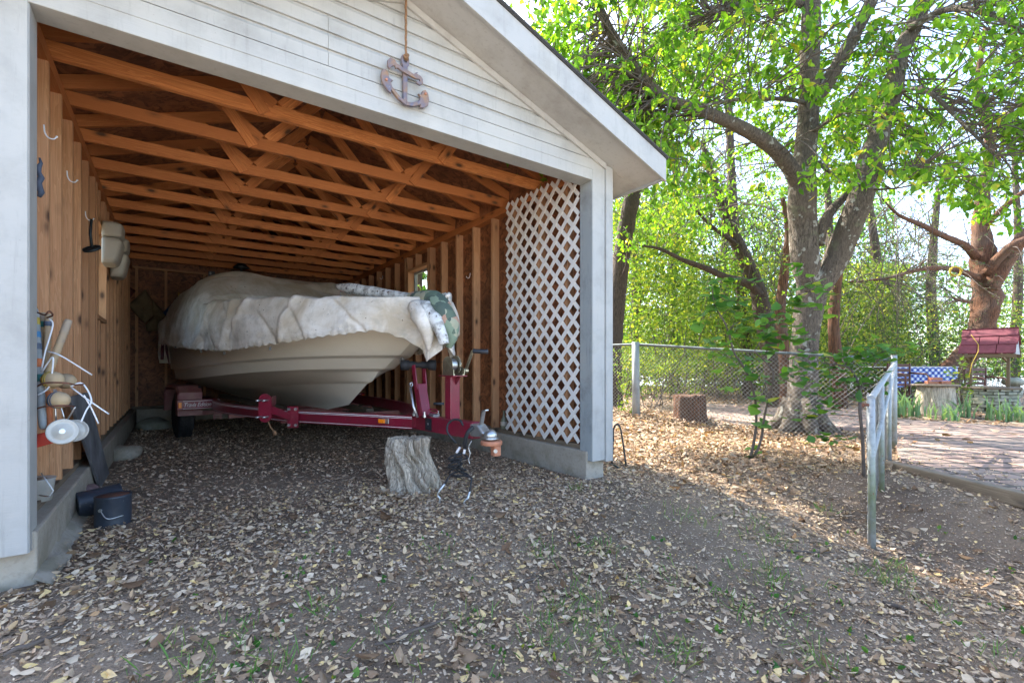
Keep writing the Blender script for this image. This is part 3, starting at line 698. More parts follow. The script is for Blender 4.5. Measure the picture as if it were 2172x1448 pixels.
# rolled white vinyl piece lying over the bow
def soft_tube(name, m, pts, rad, parent=None, n=20, amp=.15, fr=7, flat=1., tagv=None, keepends=True):
    pts = smooth_path([tuple(p)+(r,) for p, r in zip(pts, rad)], 8)
    b = MB(); k = len(pts); b.tube([Vector(p[:3]) for p in pts], [p[3] for p in pts], n, True, 0, flat)
    nv = []
    for v in b.v:
        q = Vector(v); nn_ = noise.noise(q*fr)*amp+noise.noise(q*fr*3)*amp*.4
        j = len(nv)//n; c = Vector(pts[min(j, k-1)][:3]); nv.append(tuple(c+(q-c)*(1+nn_)))
    b.v = nv; o = b.build(name, m, parent)
    if tagv: tag(o, *tagv)
    return o
soft_tube('rolled_vinyl_curtain', 'vinyl', [at(716, 608, 4.75), at(740, 612, 4.6), at(780, 618, 4.45), at(830, 624, 4.3), at(872, 630, 4.15)], [.028, .052, .05, .04, .035], fr=5, amp=.22,
          tagv=('rolled up white vinyl curtain lying on top of the boat cover', 'vinyl roll'))
b = MB(); b.tube([at(722, 618, 4.5), at(724, 640, 4.35), at(722, 660, 4.3), at(730, 664, 4.3), at(736, 650, 4.3), at(738, 636, 4.38), at(735, 622, 4.5)], .007, 6, flat=.4)
tag(b.build('tie_strap', 'vinyl'), 'pale tie strap dangling in a loop from the rolled vinyl', 'strap')
def camo():
    t = thing('camouflage_tarp', 'camouflage tarp with dirty white lining bunched over the bow of the boat', 'tarp', tuple(at(930, 650, 3.75)))
    soft_tube('tarp', 'camo', [at(868, 626, 4.1), at(893, 632, 4.0), at(925, 648, 3.85), at(946, 678, 3.75), at(955, 712, 3.75), at(952, 738, 3.75)], [.02, .062, .095, .09, .062, .022], t, 22, .22, 6)
    soft_tube('lining', 'vinyl', [at(880, 640, 3.92), at(905, 655, 3.78), at(925, 682, 3.68), at(935, 705, 3.66), at(942, 730, 3.66)], [.02, .06, .055, .045, .035], t, 18, .3, 8)
    soft_tube('lining', 'canvas', [at(880, 650, 3.85), at(898, 680, 3.72), at(908, 712, 3.70), at(909, 742, 3.72)], [.07, .075, .045, .012], t, 18, .2, 8)
camo()

# ---- trailer
TR = thing('boat_trailer', 'maroon boat trailer with white pinstripes, tongue resting on a stump', 'trailer', Lc(2.5, 0, .4))
def stripe(path, off, z0s, th=.006):
    pass
def rail(sg):
    ctr = [(.80, .06), (1.35, .30), (2.06, .62), (2.75, .78), (3.4, .87), (4.0, .87), (4.36, .80)]
    pts = smooth_path(ctr, 6); b = MB(); st = MB(); h, wd, zc = .115, .055, .475
    rows = []
    for i, p in enumerate(pts):
        a = pts[max(i-1, 0)]; c = pts[min(i+1, len(pts)-1)]; d = Vector((c[0]-a[0], c[1]-a[1])).normalized(); nrm = Vector((-d.y, d.x))
        o = lambda k, z: Lc(p[0]+nrm.x*k, sg*(p[1]+nrm.y*k), z)
        rows.append([o(-wd/2, zc-h/2), o(wd/2, zc-h/2), o(wd/2, zc+h/2), o(-wd/2, zc+h/2)])
        p_ = p
    b.grid(rows, False, True); b.build('side_rail', 'maroon', TR)
    for zz, th in ((zc+.046, .006), (zc+.034, .004), (zc-.046, .004)):
        s2 = MB(); R2 = []
        for i, p in enumerate(pts):
            a = pts[max(i-1, 0)]; c = pts[min(i+1, len(pts)-1)]; d = Vector((c[0]-a[0], c[1]-a[1])).normalized(); nrm = Vector((-d.y, d.x))
            for_ = wd/2+.0025; R2.append([Lc(p[0]+nrm.x*for_, sg*(p[1]+nrm.y*for_), zz-th/2), Lc(p[0]+nrm.x*for_, sg*(p[1]+nrm.y*for_), zz+th/2)])
        s2.grid(R2, False); s2.build('pinstripe', 'pinstripe', TR)
    # rear straight part and fender step
    b = MB(); b.bar(Lc(4.36, sg*.78, zc), Lc(6.1, sg*.78, zc), wd, h-.004); b.build('side_rail', 'maroon', TR)
    b = MB(); b.bar(Lc(4.33, sg*.80, zc+.002), Lc(4.33, sg*1.22, zc+.002), .07, h+.004); st = b.build('fender_step', 'maroon', TR, bev=.004)
    for zz in (zc+.047, zc-.047):
        b = MB(); b.bar(Lc(4.292, sg*.83, zz), Lc(4.292, sg*1.16, zz), .003, .005); b.build('pinstripe', 'pinstripe', TR)
    b = MB(); b.bar(Lc(4.288, sg*1.175, zc), Lc(4.288, sg*1.21, zc), .012, .07); b.build('marker_light', 'amber', TR, bev=.004)
for sg in (-1, 1): rail(sg)
def lettering():
    cu = bpy.data.curves.new('lettering', 'FONT'); cu.body = 'Travis Edition'; cu.size = .072; cu.shear = .35; cu.extrude = .0005; cu.space_character = .92
    o = bpy.data.objects.new('tmp', cu); S.collection.objects.link(o); bpy.context.view_layer.update()
    me = bpy.data.meshes.new_from_object(o.evaluated_get(bpy.context.evaluated_depsgraph_get())); S.collection.objects.unlink(o); bpy.data.objects.remove(o)
    X = Bx; Y = Vector((0, 0, 1)); Z = X.cross(Y); p = Lc(4.290, -1.16, .452)
    sx = .30/max(v.co.x for v in me.vertices)
    m = Matrix((( X.x*sx, Y.x, Z.x, p.x), (X.y*sx, Y.y, Z.y, p.y), (X.z*sx, Y.z, Z.z, p.z), (0, 0, 0, 1))); me.transform(m)
    me.materials.clear(); me.materials.append(M['pinstripe']); o = bpy.data.objects.new('lettering', me); S.collection.objects.link(o); adopt(o, TR)
lettering()
b = MB(); b.bar(Lc(.03, 0, .475), Lc(.93, 0, .475), .085, .125); b.build('tongue', 'maroon', TR, bev=.006)
b = MB(); b.bar(Lc(.80, 0, .477), Lc(.99, 0, .477), .17, .105); b.build('tongue_plate', 'maroon', TR, bev=.006)
for s_, w_, z_ in ((1.35, .6, .46), (2.3, 1.32, .44), (3.4, 1.74, .42)):
    b = MB(); b.bar(Lc(s_, -w_/2, z_-.03), Lc(s_, w_/2, z_-.03), .05, .05); b.build('cross_member', 'maroon_dusty', TR)
b = MB(); b.bar(Lc(5.0, -.95, .31), Lc(5.0, .95, .31), .06, .06); b.build('axle', 'maroon_dusty', TR)
for sg in (-1, 1):
    b = MB(); b.bar(Lc(2.4, sg*.35, .44), Lc(5.8, sg*.42, .50), .09, .05); b.build('bunk', 'old_wood', TR)
    b = MB(); b.bar(Lc(3.38, sg*.42, .36), Lc(3.30, sg*.42, .60), .05, .03); b.build('bunk_bracket', 'maroon_dusty', TR)
    # wheel
    c = Lc(5.0, sg*1.05, .30); R_, Wd = .30, .19
    prof = [(.17, -Wd/2+.01), (.24, -Wd/2), (.283, -Wd/2+.018), (R_, -Wd/2+.04)]
    for k in range(5): y = -Wd/2+.045+k*.025; prof += [(R_, y), (R_, y+.016), (R_-.008, y+.018), (R_-.008, y+.023)]
    prof += [(R_, Wd/2-.04), (.283, Wd/2-.018), (.24, Wd/2), (.17, Wd/2-.01)]
    b = MB(); b.lathe(prof, c, Bx, 40, False); wl_ = b.build('wheel', 'black_rubber', TR)
    b = MB()
    for k in range(44):
        a = k*math.pi/22
        for q in (-.058, 0, .058):
            aa = a+q*1.5; d = Ax*math.cos(aa)+Vector((0, 0, math.sin(aa))); tn = Ax*-math.sin(aa)+Vector((0, 0, math.cos(aa))); p = c+Bx*q+d*(R_-.002); b.bar(p-tn*.014, p+tn*.014, .034, .010, d)
    b.build('tread', 'black_rubber', wl_)
    b = MB(); b.lathe([(.168, -.06), (.172, -.075), (.15, -.07), (.06, -.03), (.04, -.03)], c, Bx*-sg*-1, 24); b.disc(c+Bx*sg*.03, Bx, .16, .02, 24); b.build('rim', 'galv', wl_)
    # fender: angular shell
    rows = []; prof2 = [(-.56, .33), (-.545, .62), (-.40, .70), (.40, .70), (.545, .62), (.56, .33)]
    for tt, dz, ins in ((1.19, -.03, .012), (1.17, 0, 0), (.93, 0, 0)):
        rows.append([Lc(5.0+x*(1-ins), sg*tt, z+dz*(z > .5)) for x, z in prof2])
    b = MB(); b.grid(rows, False); fd = b.build('fender', 'maroon_dusty', TR, solid=.006)
    b = MB(); b.prism([Lc(5.0+x, sg*1.185, z-.03*(z > .5)) for x, z in prof2[:3]]+[Lc(5.0-.33, sg*1.185, .60), Lc(5.0-.36, sg*1.185, .33)], Bx*.004); b.build('fender_side', 'maroon_dusty', fd)
    b = MB(); b.tube([Lc(4.55, sg*.94, .69), Lc(4.62, sg*.93, .6), Lc(4.6, sg*.92, .4)], .02, 6); b.build('brake_hose', 'black_rubber', TR)
# step ladder like hanger under the rail
b = MB()
for k in range(5): b.bar(Lc(4.1, -.88, .40-k*.022), Lc(4.1, -.78, .40-k*.022), .008, .008)
b.bar(Lc(4.1, -.86, .42), Lc(4.1, -.87, .29), .02, .012); b.bar(Lc(4.1, -.80, .42), Lc(4.1, -.80, .29), .02, .012); b.build('spring_hanger', 'maroon_dusty', TR)
# spare wheel bracket on the near rail
def spare():
    base = Lc(1.55, -.425, .475)
    d = Vector((base-Lc(1.75, -.50, .475))).normalized()
    nrm = Vector((-d.y, d.x, 0)); nrm = nrm if nrm.dot(C0-base) > 0 else -nrm
    q = pl(832, 884, 2, .475)
    # plate bolted on the rail
    rp = at(622, 884, 4.50)
    b = MB(); b.bar(rp+Vector((0, 0, -.10)), rp+Vector((0, 0, .10)), .11, .010, (0, 0, 1)); 
    b = MB(); r = Rv*.05; b.prism([rp-r-Vector((0, 0, .10)), rp+r-Vector((0, 0, .10)), rp+r+Vector((0, 0, .10)), rp-r+Vector((0, 0, .10))], -Vv*.01)
    br = b.build('spare_wheel_bracket', 'maroon', TR)
    hp = at(563, 865, 4.15); b = MB(); b.bar(rp-Rv*.03-Vv*.01, hp+Rv*.01, .02, .065); b.build('arm', 'maroon', br)
    poly = []
    for k in range(13): a = math.pi*k/12; poly.append(hp+Rv*(.055*math.cos(a))+Vector((0, 0, .07+.055*math.sin(a))))
    for k in range(13): a = math.pi+math.pi*k/12; poly.append(hp+Rv*(.055*math.cos(a))+Vector((0, 0, -.07+.055*math.sin(a))))
    b = MB(); b.prism(poly, -Vv*.01); b.build('hub_plate', 'maroon', br)
    b = MB()
    for x in (-.028, .028):
        for z in (-.075, .068): b.tube([hp+Rv*x+Vector((0, 0, z)), hp+Rv*(x-.012)+Vector((0, 0, z))-Vv*.075], .0085, 8)
    for x in (-.032, .032):
        for z in (-.075, .075): b.tube([rp+Rv*x+Vector((0, 0, z))-Vv*.01, rp+Rv*x+Vector((0, 0, z))-Vv*.03], .013, 8)
    b.build('bolts', 'galv', br)
    c = hp+Vector((.02, 0, -.11)); b = MB(); b.tube([c, c+Vector((.02, 0, -.06)), c+Vector((.05, 0, -.10))], .006, 5); b.tube([c+Vector((.05, 0, -.09)), c+Vector((.06, .01, -.13))], [.012, .018], 6); b.build('twine', 'rope', br)
spare()
# roller post
def roller():
    s0 = .66
    b = MB(); b.bar(Lc(s0+.0, -.04, .535), Lc(s0+.08, -.04, .80), .085, .07, Ax); rp = b.build('bow_stop_post', 'maroon', TR, bev=.005)
    b = MB()
    for tt in (-.085, .005): b.bar(Lc(s0+.065, tt, .76), Lc(s0+.10, tt-.006*(1 if tt < -.05 else -1), .965), .045, .010, Bx)
    b.build('fork', 'maroon', rp)
    b = MB()
    c = Lc(s0+.10, -.04, .965)
    prof = [(.018, -.15), (.045, -.145), (.045, -.085), (.03, -.08), (.03, -.05), (.022, 0), (.03, .05), (.03, .08), (.045, .085), (.045, .145), (.018, .15)]
    b.lathe(prof, c, Rv, 20); b.build('roller', 'black_rubber', rp)
    b = MB(); b.tube([Lc(s0+.02, -.10, .53), Lc(s0+.06, -.115, .62), Lc(s0+.10, -.12, .78)], .012, 8); b.tube([Lc(s0+.10, -.11, .8)+Vector((.012*math.cos(k*1.2), .0, .02*math.sin(k*1.2))) for k in range(7)], .006, 5); b.build('safety_chain', 'galv', TR)
    b = MB()
    for (ds, dt) in ((-.06, -.085), (.10, -.085), (.10, .05), (-.06, .05)): b.lathe([(.014, 0), (.014, .02), (.008, .022), (.008, .045)], Lc(s0+ds, dt, .535), (0, 0, 1), 6, False)
    b.build('bolts', 'galv', TR)
roller()
def winch():
    s0 = .33
    b = MB(); b.bar(Lc(s0, 0, .536), Lc(s0, 0, .875), .095, .075, Ax); wp = b.build('winch_post', 'maroon', TR, bev=.007)
    b = MB(); b.bar(Lc(s0-.10, .0, .879), Lc(s0+.09, .0, .879), .14, .008); b.build('mount_plate', 'maroon', wp)
    b = MB(); b.prism([Lc(s0-.04, .002, .874), Lc(s0-.10, .002, .874), Lc(s0-.04, .002, .81)], Bx*.006); b.build('gusset', 'maroon', wp)
    wi = MB(); c = Lc(s0+.015, 0, .965)
    wi.bar(Lc(s0-.07, -.035, .888), Lc(s0+.07, -.035, .888), .012, .012); wi.bar(Lc(s0-.07, .055, .888), Lc(s0+.07, .055, .888), .012, .012)
    for tt in (-.045, .06): wi.prism([Lc(s0-.075, tt, .885), Lc(s0+.075, tt, .885), Lc(s0+.06, tt, .95), Lc(s0+.02, tt, 1.0), Lc(s0-.02, tt, .96), Lc(s0-.075, tt, .93)], Bx*.005)
    wi.disc(c+Bx*-.035, Bx, .068, .006, 28); w_ = wi.build('winch', 'brass_zinc', TR)
    b = MB(); gear = []
    for k in range(72):
        a = k*math.pi/36; r = .078 if (k//2) % 2 else .072; gear.append(c+Bx*.038+Ax*(r*math.cos(a))+Vector((0, 0, r*math.sin(a))))
    b.prism(gear, Bx*.006); b.build('gear', 'brass_zinc', w_)
    b = MB(); b.lathe([(.045+.004*(k % 2), -.03+k*.005) for k in range(13)], c, Bx, 24); b.build('cable_drum', 'galv', w_)
    b = MB(); pa = Lc(s0-.06, .085, .92); pb = Lc(s0-.13, .10, 1.075); b.bar(pa, pb, .028, .008, Bx); b.disc(pa, Bx, .02, .03, 12); b.build('crank_arm', 'brass_zinc', w_)
    b = MB(); b.lathe([(.012, 0), (.018, .005), (.017, .1), (.020, .11), (.018, .122), (.01, .124)], pb, Rv*1.0+Vector((0, 0, -.05)), 14); b.build('crank_grip', 'black_plastic', w_)
    b = MB(); b.bar(Lc(s0+.05, -.01, .985), Lc(1.02, 0, 1.0), .022, .003); b.build('winch_strap', 'black_plastic', w_)
    # jack crank behind
    b = MB(); jc = at(890, 856, 4.1); b.tube([jc+Vector((0, 0, -.12)), jc+Vector((0, 0, .0)), jc+Rv*.06], .007, 6); b.lathe([(.012, 0), (.012, .09)], jc+Rv*.12, Rv, 10); b.build('jack_handle', 'black_plastic', TR)
winch()
# amber light and data plate, pin on the tongue
def face_patch(px0, px1, z0, z1, D0, D1, th=.012):
    a = C0+ray(px0, 776)*D0; c = C0+ray(px1, 776)*D1; n_ = Vector(((c-a).y, -(c-a).x, 0)).normalized()
    if n_.dot(C0-a) < 0: n_ = -n_
    return [Vector((a.x, a.y, z0)), Vector((c.x, c.y, z0)), Vector((c.x, c.y, z1)), Vector((a.x, a.y, z1))], n_*th
lp = Lc(1.12, -.245, .47)
b = MB(); dr = (Lc(1.35, -.30, 0)-Lc(.80, -.06, 0)).normalized(); nr = Vector((dr.y, -dr.x, 0)); nr = nr if nr.dot(C0-lp) > 0 else -nr
q = Lc(1.06, -.175, .478)+nr*.034
b.prism([q-dr*.055+Vector((0, 0, -.022)), q+dr*.055+Vector((0, 0, -.022)), q+dr*.055+Vector((0, 0, .022)), q-dr*.055+Vector((0, 0, .022))], nr*.012); lt = b.build('marker_light', 'galv', TR, bev=.003)
b = MB(); q2 = q+nr*.013+dr*.012; b.prism([q2-dr*.034+Vector((0, 0, -.018)), q2+dr*.034+Vector((0, 0, -.018)), q2+dr*.034+Vector((0, 0, .018)), q2-dr*.034+Vector((0, 0, .018))], nr*.016); b.build('lens', 'amber', lt, bev=.005)
q = Lc(.60, -.046, .475); b = MB(); b.prism([q-Ax*.045+Vector((0, 0, -.052)), q+Ax*.045+Vector((0, 0, -.052)), q+Ax*.045+Vector((0, 0, .05)), q-Ax*.045+Vector((0, 0, .05))], -Bx*.003); dp = b.build('data_plate', 'dark_steel', TR)
b = MB(); b.disc(q-Bx*.004, Bx, .034, .002, 24); b.build('seal', 'black_plastic', dp)
b = MB(); b.disc(q-Bx*.0055+Vector((0, 0, .004)), Bx, .011, .002, 12); b.build('emblem', 'galv', dp)
b = MB(); c = Lc(.60, 0, .58); b.tube([c+Ax*x+Vector((0, 0, z)) for x, z in ((-.05, -.012), (.05, -.012), (.065, .0), (.05, .014), (-.05, .014), (-.065, 0), (-.05, -.012))], .007, 6); b.build('hitch_ring', 'maroon', TR)
b = MB(); b.bar(Lc(.56, 0, .545), Lc(.63, 0, .555), .05, .02); b.build('latch', 'galv', TR)
# coupler
b = MB(); b.prism([Lc(.06, -.045, .43), Lc(-.06, -.045, .44), Lc(-.10, -.045, .47), Lc(-.02, -.045, .53), Lc(.06, -.045, .53)], Bx*.09); cp = b.build('coupler', 'galv', TR, bev=.012)
b = MB(); b.ball(Lc(-.13, 0, .455), .048, 18, (1, 1, .95)); b.lathe([(.058, 0), (.055, .012), (.045, .015)], Lc(-.13, 0, .428)); b.build('ball_socket', 'galv', cp)
b = MB(); b.bar(Lc(-.02, 0, .50), Lc(-.055, 0, .63), .03, .012, Ax); b.bar(Lc(-.055, 0, .63), Lc(-.09, 0, .635), .03, .008); b.build('latch_lever', 'galv', cp)
b = MB(); b.lathe([(.055, 0), (.078, .004), (.08, .028), (.075, .034), (.05, .036)], Lc(-.14, 0, .385), (0, 0, 1), 28); lk = b.build('coupler_lock', 'clay', None, bev=.002)
tag(lk, 'round terracotta coloured lock clipped under the trailer coupler', 'coupler lock')
b = MB(); b.box(*(lambda p: (p.x-.028, p.x+.028, p.y-.028, p.y+.028, p.z-.075, p.z+.002))(Lc(-.165, .02, .385))); b.build('lock_body', 'clay', lk, bev=.006)
b = MB(); p = Lc(-.165, .02, .35)-Vv*.036; b.disc(p, Vv, .014, .012, 16); b.build('keyhole', 'galv', lk)
# cables and hooks hanging from the tongue
def cable(name, pts, r, m='black_rubber', par=TR): b = MB(); b.tube([Vector(p) for p in smooth_path([tuple(p) for p in pts], 6)], r, 7); return b.build(name, m, par)
cable('wiring', [at(968, 940, 3.42), at(950, 918, 3.42), at(950, 900, 3.45), at(962, 890, 3.45), at(976, 892, 3.42), at(982, 902, 3.4)], .008)
cable('wiring', [at(1004, 905, 3.35), at(992, 918, 3.33), at(986, 938, 3.35), at(986, 950, 3.38)], .015)
cable('cable_end', [at(976, 948, 3.4), at(968, 960, 3.4)], .010, 'pinstripe'); cable('cable_end', [at(986, 950, 3.38), at(984, 962, 3.38)], .010, 'pinstripe')
for seed in range(4):
    r_ = random.Random(seed); pts = [at(970+seed*5, 960, 3.4)]
    for k in range(7): pts.append(at(965+r_.uniform(-22, 22)+seed*3, 968+k*7+r_.uniform(-4, 4), 3.4+r_.uniform(-.05, .05)))
    cable('wiring', pts, .0055)
cable('hanging_wire', [at(1000, 935, 3.3), at(994, 948, 3.3), at(997, 962, 3.3), at(994, 975, 3.3), at(997, 984, 3.3)], .003, 'galv')
cable('hook_cable', [at(968, 1000, 3.42), at(955, 1008, 3.42), at(946, 1022, 3.4), at(940, 1032, 3.4)], .007)
cable('hook_cable', [at(975, 1008, 3.4), at(998, 1012, 3.36), at(999, 1025, 3.33), at(996, 1042, 3.32)], .007)
for (a, hk) in (((943, 1026, 932, 1040), [(932, 1040), (928, 1050), (933, 1056), (932, 1066), (931, 1076)]), ((997, 1040, 991, 1060), [(992, 1056), (984, 1066), (990, 1076), (986, 1086), (992, 1092), (996, 1084)])):
    cable('cable_end', [at(a[0], a[1], 3.36), at(a[2], a[3], 3.33)], .010, 'galv')
    cable('safety_hook', [at(x, y, 3.31) for x, y in hk], .007, 'galv')
# stump under the tongue
def stump():
    rows = []; n = 150; bc = Vector((2.02, .54, 0)); H = .405
    bl, br = pl(828, 1040, 2, 0), pl(927, 1050, 2, 0); bc = (bl+br)/2+Vector((.04, .12, 0)); tc = at(868, 925, 3.83)
    for i in range(44):
        f = i/43; row = []; z = H*f-.02; c = bc+(Vector((tc.x, tc.y, 0))-bc)*f
        for j in range(n):
            a = 2*math.pi*j/n; a_t = a+f*.9+.25*noise.noise(Vector((f*3, math.cos(a), math.sin(a)))); R0 = .185-.068*f**.6+.03*(1-f)**3
            rid = (1-min(1, abs(noise.noise(Vector((math.cos(a_t)*2.4, math.sin(a_t)*2.4, f*.7))))*4))*.075+(1-min(1, abs(noise.noise(Vector((math.cos(a_t)*6, math.sin(a_t)*6, f*1.1+5))))*3.5))*.022+.05*noise.noise(Vector((math.cos(a)*1.3, math.sin(a)*1.3, f*2)))
            cut = .035*sst((f-.85)/.15)
            row.append((c.x+(R0-rid+.035)*math.cos(a), c.y+(R0-rid+.035)*math.sin(a), z-(.02*noise.noise(Vector((math.cos(a)*3, math.sin(a)*3, 3))) if i == 43 else 0)))
        rows.append(row)
    b = MB(); b.grid(rows, True, True); o = len(b.v); b.add([(tc.x, tc.y, H-.025)], []); b.f += [(o-n+j, o-n+(j+1) % n, o) for j in range(n)]; b.sm += [False]*n; b.uv += [(0, 0)]*3*n
    tag(b.build('wood_stump', 'driftwood'), 'pale gnarled driftwood stump propping up the trailer tongue', 'stump')
stump()

# ================================================================ THINGS IN THE GARAGE
def hook(name_label, p, d=1, group=None):
    b = MB(); p = Vector(p); X = Vector((1, 0, 0))*d
    pts = [p+Vector((0, 0, .075)), p+X*.004+Vector((0, 0, .03)), p+X*.02+Vector((0, 0, .0)), p+X*.045+Vector((0, 0, -.004)), p+X*.06+Vector((0, 0, .015))]
    pts = [p+(q-p)*.8 for q in pts]; b.tube([Vector(q) for q in smooth_path([tuple(q) for q in pts], 4)], .0034, 7); b.ball(pts[-1], .0055, 8)
    return tag(b.build('wall_hook', 'cloth_white'), name_label, 'hook', group)
hook('white hook high on the first left stud beside the door post', pl(93, 290, 0, -.03), 1, 'white hooks screwed into the studs')
hook('white hook on the left studs above the croquet set', pl(142, 383, 0, -.03), 1, 'white hooks screwed into the studs')
hk3 = pl(181, 465, 0, -.03); hook('white hook carrying the round iron weight on the left studs', hk3, 1, 'white hooks screwed into the studs')
hook('white hook on a right wall stud left of the lattice', pl(997, 590, 0, 3.385), -1, 'white hooks screwed into the studs')
hook('white hook on the right wall behind the rear of the boat', pl(812, 592, 0, 3.385), -1, 'white hooks screwed into the studs')
c = hk3+Vector((.035, 0, 0)); D_ = (c-C0).dot(Vv); t = thing('iron_weight', 'black iron rod with a round flat weight hanging from a stud hook', 'weight', tuple(c))
b = MB(); e_ = at(195, 525, D_); b.tube([c+Vector((0, 0, .005)), (c+e_)/2+Vector((-.008, 0, 0)), e_], .009, 8); b.build('rod', 'dark_steel', t)
b = MB(); ax = (-Vv*.75+Vector((0, 0, 1))); b.lathe([(.035, -.008), (.058, -.006), (.058, .008), (.038, .012), (.034, .006), (.012, .008)], e_+Vector((0, 0, -.01)), ax, 24); b.build('disc', 'dark_steel', t)
# blue wrapped tool just inside the left post
c0 = at(84, 335, 2.42); c1 = at(84, 418, 2.42); b = MB(); b.tube([c0+(c1-c0)*k/8+Vector((.006*math.sin(k*2), 0, 0)) for k in range(9)], [.004, .007, .012, .009, .014, .013, .016, .014, .008], 10)
tag(b.build('blue_bundle', 'navy'), 'small blue and black bundle hanging inside the left door post', 'bundle')
# boat seats hanging on the left wall
def seat(label, px0, py0, px1, py1, D, dx):
    a = at(px0, py0, D); c = at(px1, py1, D); z1, z0 = a.z, c.z; x0, x1 = -.035, .17; yc = (at((px0+px1)/2, py0, D)).y
    t = thing('boat_chair', label, 'boat seat', (x0, yc, z0), 'beige boat seats hung on the left wall')
    h = z1-z0
    def blob(za, zb, d0, d1, w):
        prof = []
        rows = []
        for i in range(9):
            f = i/8; z = za+(zb-za)*f; e1 = (1-abs(2*f-1)**5)**.3; wd = w*(.86+.14*e1); dd = (d0+(d1-d0)*f)*(.8+.2*e1)
            ring = []
            for k in range(24):
                th = 2*math.pi*k/24; cx_, sy_ = math.cos(th), math.sin(th); r = (abs(cx_)**5+abs(sy_)**5)**(-1/5)
                ring.append((x0+dx+dd/2+dd/2*cx_*r, yc+wd/2*sy_*r, z))
            rows.append(ring)
        b = MB(); b.grid(rows, True, True); o = len(b.v)-24; b.f += [tuple(range(23, -1, -1)), tuple(range(o, o+24))]; b.sm += [False]*2; b.uv += [(0, 0)]*48; return b
    blob(z0, z0+h*.62, .12, .17, .34).build('seat_pad', 'vinyl_beige', t, bev=.008)
    blob(z0+h*.635, z1, .155, .165, .34).build('seat_back', 'vinyl_beige', t, bev=.008)
seat('beige boat seat hung highest on the left wall', 240, 480, 275, 565, 4.62, 0)
seat('lower beige boat seat partly hidden under the other one', 250, 510, 278, 592, 5.2, 0)
# life vests on the back wall
def vest(label, m, pts, th, D=None, y=7.27, group='life vests hung at the back wall'):
    W = [pl(px, py, 1, y) for px, py in pts]; c = sum(W, Vector())/len(W)
    rows = []; n = len(W); fine = []
    for i in range(n):
        for k in range(4): fine.append(W[i]+(W[(i+1) % n]-W[i])*(k/4))
    for s_, d_ in ((1., 0), (1.05, .3), (1.0, .7), (.8, 1.), (.4, 1.08), (.05, 1.02)):
        rows.append([c+(p-c)*s_+Vector((0, -th*d_*(1+.25*noise.noise(p*6)), 0)) for p in fine])
    b = MB(); b.grid(rows, True, True); o = b.build('life_vest', m); tag(o, label, 'life vest', group); return o
vest('olive life vest hung tilted on the back wall', 'vest_olive', [(273, 648), (308, 616), (325, 640), (325, 668), (308, 685), (290, 668)], .10)
vest('brown life vest hanging between the olive and the blue vests', 'vest_olive', [(325, 640), (345, 660), (354, 668), (352, 700), (312, 702), (310, 690), (325, 672)], .09)
bv = vest('blue life vest with a yellow strap beside the boat cover', 'vest_blue', [(345, 665), (370, 640), (378, 632), (400, 636), (400, 700), (362, 706)], .10)
b = MB(); b.bar(pl(363, 652, 1, 7.13), pl(364, 712, 1, 7.13), .035, .006, (0, 1, 0)); b.build('strap', 'strap_yellow', bv)
b = MB(); b.tube([pl(379, 622, 1, 7.25), pl(378, 634, 1, 7.18)], .008, 6); b.tube([pl(380, 622, 1, 7.25), pl(387, 637, 1, 7.17)], .008, 6); b.build('loop', 'strap_yellow', bv)
vest('dark red life vest hanging in the back left corner', 'vest_red', [(258, 612), (268, 606), (287, 618), (284, 622), (270, 628), (272, 650), (277, 690), (268, 696), (258, 670)], .08)
# croquet set standing in its rack by the left post
CQ = thing('croquet_rack', 'old croquet rack with red base and white plastic wheels against the left studs', 'croquet rack', tuple(at(100, 950, 2.3)))
DQ = 2.24
b = MB(); b.bar(at(60, 940, 2.22), at(150, 915, 2.30), .02, .06); b.build('base', 'red_paint', CQ, bev=.004)
for (px, py, D, r) in ((133, 915, 2.20, .058), (158, 913, 2.42, .056)):
    c = at(px, py, D); ax = -(ray(px, py)+Vector((.1, 0, -.1))).normalized()
    b = MB(); b.lathe([(r*.9, -.008), (r, -.007), (r, .004), (r*.93, .010), (r*.82, .002), (r*.6, .005), (r*.55, .010), (r*.3, .011), (r*.26, .016), (r*.1, .017)], c, ax, 40); w_ = b.build('wheel', 'white_plastic', CQ)
    b = MB(); b.disc(c+ax*.018, ax, .011, .008, 16); b.build('axle_cap', 'galv', w_)
def wire(name, pts, m, par, r=.0035): b = MB(); b.tube([Vector(p) for p in smooth_path([tuple(at(*q)) for q in pts], 5)], r, 6); return b.build(name, m, par)
wire('wire_rail', [(74, 822, 2.2), (96, 812, 2.16), (140, 812, 2.14), (160, 816, 2.2), (176, 815, 2.26)], 'rust', CQ, .004)
wire('wire_rail', [(74, 868, 2.2), (96, 862, 2.16), (140, 860, 2.14), (158, 862, 2.2)], 'rust', CQ, .004)
wire('wire_rail', [(78, 662, 2.3), (95, 668, 2.25), (104, 660, 2.25), (112, 668, 2.28), (100, 674, 2.3)], 'rust', CQ, .004)
for (x0, y0, x1, y1) in ((118, 825, 138, 892), (115, 825, 119, 892), (160, 862, 142, 892)): wire('wire_leg', [(x0, y0, 2.25), (x1, y1, 2.25)], 'galv', CQ)
